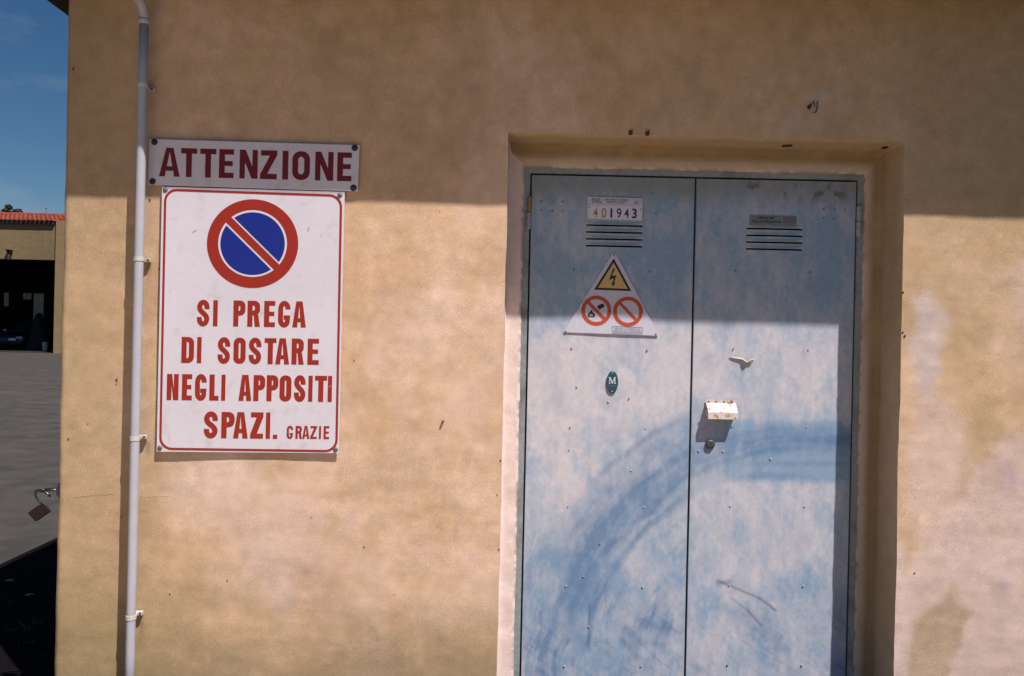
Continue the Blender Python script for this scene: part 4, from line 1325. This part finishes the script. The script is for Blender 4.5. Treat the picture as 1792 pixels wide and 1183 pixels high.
# flared lamp over the doorway
lp0 = G(14.5, 454, YG - .14); lp1 = G(16, 437, YG - .14)
lam = thing('wall_lamp', 'dark flared lamp fixed to the tan wall above the open doorway', 'lamp', lp0)
bm = bmesh.new()
zz = lambda t: lp0.z + (lp1.z - lp0.z) * t
xx = lambda t: lp0.x + (lp1.x - lp0.x) * t
tube(bm, [(xx(0), YG - .14, zz(0)), (xx(.3), YG - .14, zz(.3)), (xx(.6), YG - .14, zz(.58))], [.085, .075, .05], 10)
bm_obj('stem', bm, M['lamp'], lam)
bm = bmesh.new()
tube(bm, [(xx(.6), YG - .14, zz(.58)), (xx(.85), YG - .14, zz(.85)), (xx(1), YG - .14, zz(1))], [.05, .13, .165], 12)
bm_obj('shade', bm, M['lamp'], lam)
bm = bmesh.new(); box(bm, xx(.2) - .06, YG - .12, zz(.1), xx(.2) + .06, YG - .002, zz(.45)); bm_obj('mount', bm, M['lamp'], lam)

# things in the dark workshop
def flat_thing(name, label, cat, u0, v0, u1, v1, y, th, m, fr=None):
    a, b = G(u0, v0, y), G(u1, v1, y)
    t = thing(name, label, cat, ((a.x + b.x) / 2, y, b.z))
    bm = bmesh.new(); box(bm, a.x, y - th, b.z, b.x, y, a.z, .01); bm_obj('panel', bm, M[m], t)
    bm = bmesh.new(); w_ = .04
    for (x0, z0, x1, z1) in ((a.x - w_, b.z - w_, b.x + w_, b.z - .001), (a.x - w_, a.z + .001, b.x + w_, a.z + w_), (a.x - w_, b.z, a.x - .001, a.z), (b.x + .001, b.z, b.x + w_, a.z)):
        box(bm, x0, y - th - .01, z0, x1, y, z1)
    bm_obj('frame', bm, M['lamp'], t)
    return t
YI = YG + GD - .02
flat_thing('notice_board', 'small pale framed board on the back wall of the dark workshop', 'board', 41.5, 513, 56, 524, YI, .06, 'board')
cab = flat_thing('tall_cabinet', 'tall pale cabinet standing at the back right of the dark workshop', 'cabinet', 66, 514, 82, 575, YI, .4, 'board')
flat_thing('wall_panel', 'narrow pale upright panel left of the framed board in the dark workshop', 'panel', 8, 512, 16, 536, YI, .05, 'board')
# bucket
b0 = G(79, 616, YG + 2.1); b0.z = .012
bk = thing('bucket', 'white plastic bucket standing at the right edge of the workshop doorway', 'bucket', b0)
bm = bmesh.new()
hb = .44
tube(bm, [b0, b0 + Vector((0, 0, hb * .5)), b0 + Vector((0, 0, hb))], [.12, .135, .15], 18)
bm_obj('body', bm, M['bucket'], bk, smooth=False)
bm = bmesh.new(); tube(bm, [b0 + Vector((0, 0, hb + .001)), b0 + Vector((0, 0, hb + .03))], [.158, .158], 18); bm_obj('rim', bm, M['bucket'], bk)
bm = bmesh.new(); tube(bm, [b0 + Vector((.155 * math.cos(R(a)), -.155 * .2, hb + .02 + .1 * math.sin(R(a)))) for a in range(0, 181, 20)], .008, 6); bm_obj('handle', bm, M['lamp'], bk)
# tarpaulin heap
t0 = G(68, 616, YG + 2.6); t0.z = .012
bm = bmesh.new()
rows = []
for k, (z, wx_, wy_) in enumerate(((0, .62, .5), (.25, .60, .48), (.6, .52, .42), (1.0, .40, .34), (1.4, .27, .25), (1.75, .20, .18), (1.92, .13, .12), (1.97, .04, .04))):
    rows.append([bm.verts.new(t0 + Vector((wx_ * math.cos(2 * math.pi * q / 24) * (1 + .09 * math.sin(q * 2.3 + k * .3)) + .05 * math.sin(k), wy_ * math.sin(2 * math.pi * q / 24) * (1 + .08 * math.sin(q * 3.1)), z))) for q in range(24)])
for r0, r1 in zip(rows, rows[1:]):
    for q in range(24): bm.faces.new((r0[q], r0[(q + 1) % 24], r1[(q + 1) % 24], r1[q]))
bm.faces.new(rows[-1])
tag(bm_obj('covered_heap', bm, M['tarp'], None, smooth=True, loc=t0), 'tall dark draped heap between the car and the cabinet in the workshop', 'heap')
# car, nose to the yard
cx0 = G(14, 600, YG + 2.6).x
yc = YG + 2.6
car = thing('parked_car', 'dark blue car parked nose out inside the dark workshop', 'car', (cx0, yc, .012))
prof_c = [(0.02, .34), (-.02, .50), (.03, .68), (.15, .80), (.6, .90), (1.05, .98), (1.75, 1.42), (2.3, 1.50), (3.3, 1.48), (3.9, 1.1), (4.15, 1.0), (4.2, .5), (4.1, .3)]
bm = bmesh.new()
secs = []
for (dy, z) in prof_c:
    hw = .84 if z < 1.0 else .84 - (z - 1.0) * .42
    hwl = hw * (.9 if dy < .1 else 1)
    secs.append([bm.verts.new((cx0 + s * hwl, yc + dy, z)) for s in (-1, -.8, -.4, 0, .4, .8, 1)])
low = [[bm.verts.new((cx0 + s * .80, yc + dy, .26)) for s in (-1, 1)] for dy, z in prof_c]
for a, b in zip(secs, secs[1:]):
    for i in range(6): bm.faces.new((a[i], a[i + 1], b[i + 1], b[i]))
for i in range(len(secs) - 1):
    for e, k in ((0, 0), (6, 1)):
        try: bm.faces.new((secs[i][e], secs[i + 1][e], low[i + 1][k], low[i][k]))
        except ValueError: pass
bmesh.ops.recalc_face_normals(bm, faces=list(bm.faces))
bm_obj('body', bm, M['car'], car, smooth=True)
bm = bmesh.new()
hexa(bm, [(cx0 - .66, yc + 1.10, 1.03), (cx0 + .66, yc + 1.10, 1.03), (cx0 + .57, yc + 1.70, 1.41), (cx0 - .57, yc + 1.70, 1.41)], [(cx0 - .66, yc + 1.12, 1.0), (cx0 + .66, yc + 1.12, 1.0), (cx0 + .57, yc + 1.72, 1.38), (cx0 - .57, yc + 1.72, 1.38)])
bm_obj('windscreen', bm, M['car_glass'], car)
for s in (-1, 1):
    bm = bmesh.new(); box(bm, cx0 + s * .58 - .16, yc - .03, .60, cx0 + s * .58 + .16, yc + .08, .73, .02); bm_obj('headlight', bm, M['lampglass'], car)
    bm = bmesh.new(); box(bm, cx0 + s * .93 - .08, yc + 1.2, .98, cx0 + s * .93 + .08, yc + 1.3, 1.10, .02); bm_obj('wing_mirror', bm, M['lampglass'], car)
    for dy in (.75, 3.4):
        bm = bmesh.new(); tube(bm, [(cx0 + s * .86, yc + dy, .30), (cx0 + s * .68, yc + dy, .30)], .29, 20); wh = bm_obj('wheel', bm, M['rubber'], car)
        bm = bmesh.new(); tube(bm, [(cx0 + s * .865, yc + dy, .30), (cx0 + s * .85, yc + dy, .30)], .17, 14); bm_obj('rim', bm, M['lock'], wh)
bm = bmesh.new(); box(bm, cx0 - .80, yc - .09, .33, cx0 + .80, yc + .03, .50, .03); bm_obj('bumper', bm, M['rubber'], car)
bm = bmesh.new(); box(bm, cx0 + .10, yc - .12, .52, cx0 + .46, yc - .06, .63, .005); bm_obj('licence_plate', bm, M['plate_light'], car)

# ================================================================== TREES BEHIND THE ROOF
def tree(label, u, v, y, cr, hcr, seed):
    rnd = random.Random(seed)
    top = P(u, v, y)
    t = thing('pine_tree', label, 'tree', (top.x, y, 0), 'trees beyond the workshop')
    bm = bmesh.new()
    tube(bm, [(top.x, y, -.05), (top.x + .1, y, top.z * .4), (top.x - .05, y, top.z * .75), (top.x, y, top.z - .3)], [.22, .18, .12, .04], 8)
    for k in range(6):
        a, zz = rnd.uniform(0, 6.28), top.z - hcr * rnd.uniform(.3, .9)
        tube(bm, [(top.x, y, zz), (top.x + cr * .7 * math.cos(a), y + cr * .7 * math.sin(a), zz + hcr * .25)], [.06, .015], 6)
    bm_obj('trunk', bm, M['bark'], t)
    vs, fs = [], []
    clumps = [(0, 0, -cr * .42, cr * .42)]
    for k in range(15):
        a, q = rnd.uniform(0, 6.28), rnd.random() ** .5
        zz = -hcr * rnd.uniform(.25, 1)
        env = cr * min(1, (.35 + (-zz / hcr) * 1.1))
        clumps.append((env * q * math.cos(a), env * q * math.sin(a), zz, cr * rnd.uniform(.26, .42)))
    for (dx, dy, dz, r) in clumps:
        for k in range(210):
            d = Vector((rnd.gauss(0, 1), rnd.gauss(0, 1), rnd.gauss(0, 1))).normalized() * r * rnd.random() ** .33
            d.z *= .75
            c = top + Vector((dx, dy, dz)) + d
            n = Vector((rnd.gauss(0, 1), rnd.gauss(0, 1), rnd.gauss(0, 1))).normalized()
            a = n.orthogonal().normalized() * rnd.uniform(.05, .12)
            b = n.cross(a) * .8
            i = len(vs)
            vs += [c + a, c + b, c - a, c - b]
            fs.append((i, i + 1, i + 2, i + 3))
    obj('crown', vs, fs, M['needles'], t)
tree('broad dark tree at the left edge behind the tiled roof', -8, 360, 52, 1.9, 2.6, 3)
tree('dark tree with a round tufted top rising above the tiled roof', 15, 357, 50, .52, 2.0, 5)
tree('low dark rounded tree right of the tufted one behind the tiled roof', 31, 363, 54, .95, 2.0, 8)

# ================================================================== LITTER in the building's shadow
def on_ground(u, v):
    du, dv = u - VX, VY - v
    dirv = Vector((du * CR_ - dv * SR_, F, du * SR_ + dv * CR_))
    t = -CAM.z / dirv.z
    return CAM + dirv * t
for (u, v, r, lab) in ((16, 1019, .03, 'small pale paper scrap near the sunlit edge of the building shadow'), (53, 1043, .026, 'small pale paper scrap deeper in the building shadow')):
    p = on_ground(u, v)
    bm = bmesh.new()
    A = [bm.verts.new(p + Vector((r * math.cos(2 * math.pi * k / 7) * random.uniform(.7, 1.2), r * .7 * math.sin(2 * math.pi * k / 7), .006 + random.uniform(0, .010)))) for k in range(7)]
    bm.faces.new(A)
    bmesh.ops.triangulate(bm, faces=list(bm.faces))
    bmesh.ops.solidify(bm, geom=list(bm.faces), thickness=.001)
    tag(bm_obj('paper_scrap', bm, M['paper'], None, loc=p), lab, 'litter', 'paper scraps on the asphalt')
vs, fs = [], []
for (u, v, nbl, hh) in ((55, 1104, 14, .08), (12, 1110, 7, .05), (46, 1130, 6, .05), (22, 1060, 5, .04), (80, 1150, 5, .04)):
    p = on_ground(u, v)
    for k in range(nbl):
        a = random.uniform(0, 6.28)
        q = p + Vector((random.uniform(-.03, .03), random.uniform(-.03, .03), 0))
        e = q + Vector((math.cos(a) * hh * .7, math.sin(a) * hh * .7, hh * random.uniform(.4, 1)))
        s = Vector((-math.sin(a), math.cos(a), 0)) * .0018
        i = len(vs)
        vs += [q - s, q + s, (q + e) / 2 + s * .8 + Vector((0, 0, hh * .12)), e, (q + e) / 2 - s * .8 + Vector((0, 0, hh * .12))]
        fs.append((i, i + 1, i + 2, i + 3, i + 4))
gr = obj('grass', vs, fs, M['grass'], None, kind='stuff', loc=on_ground(45, 1110))
tag(gr, 'sparse dry grass sprigs in the shaded asphalt', 'grass')
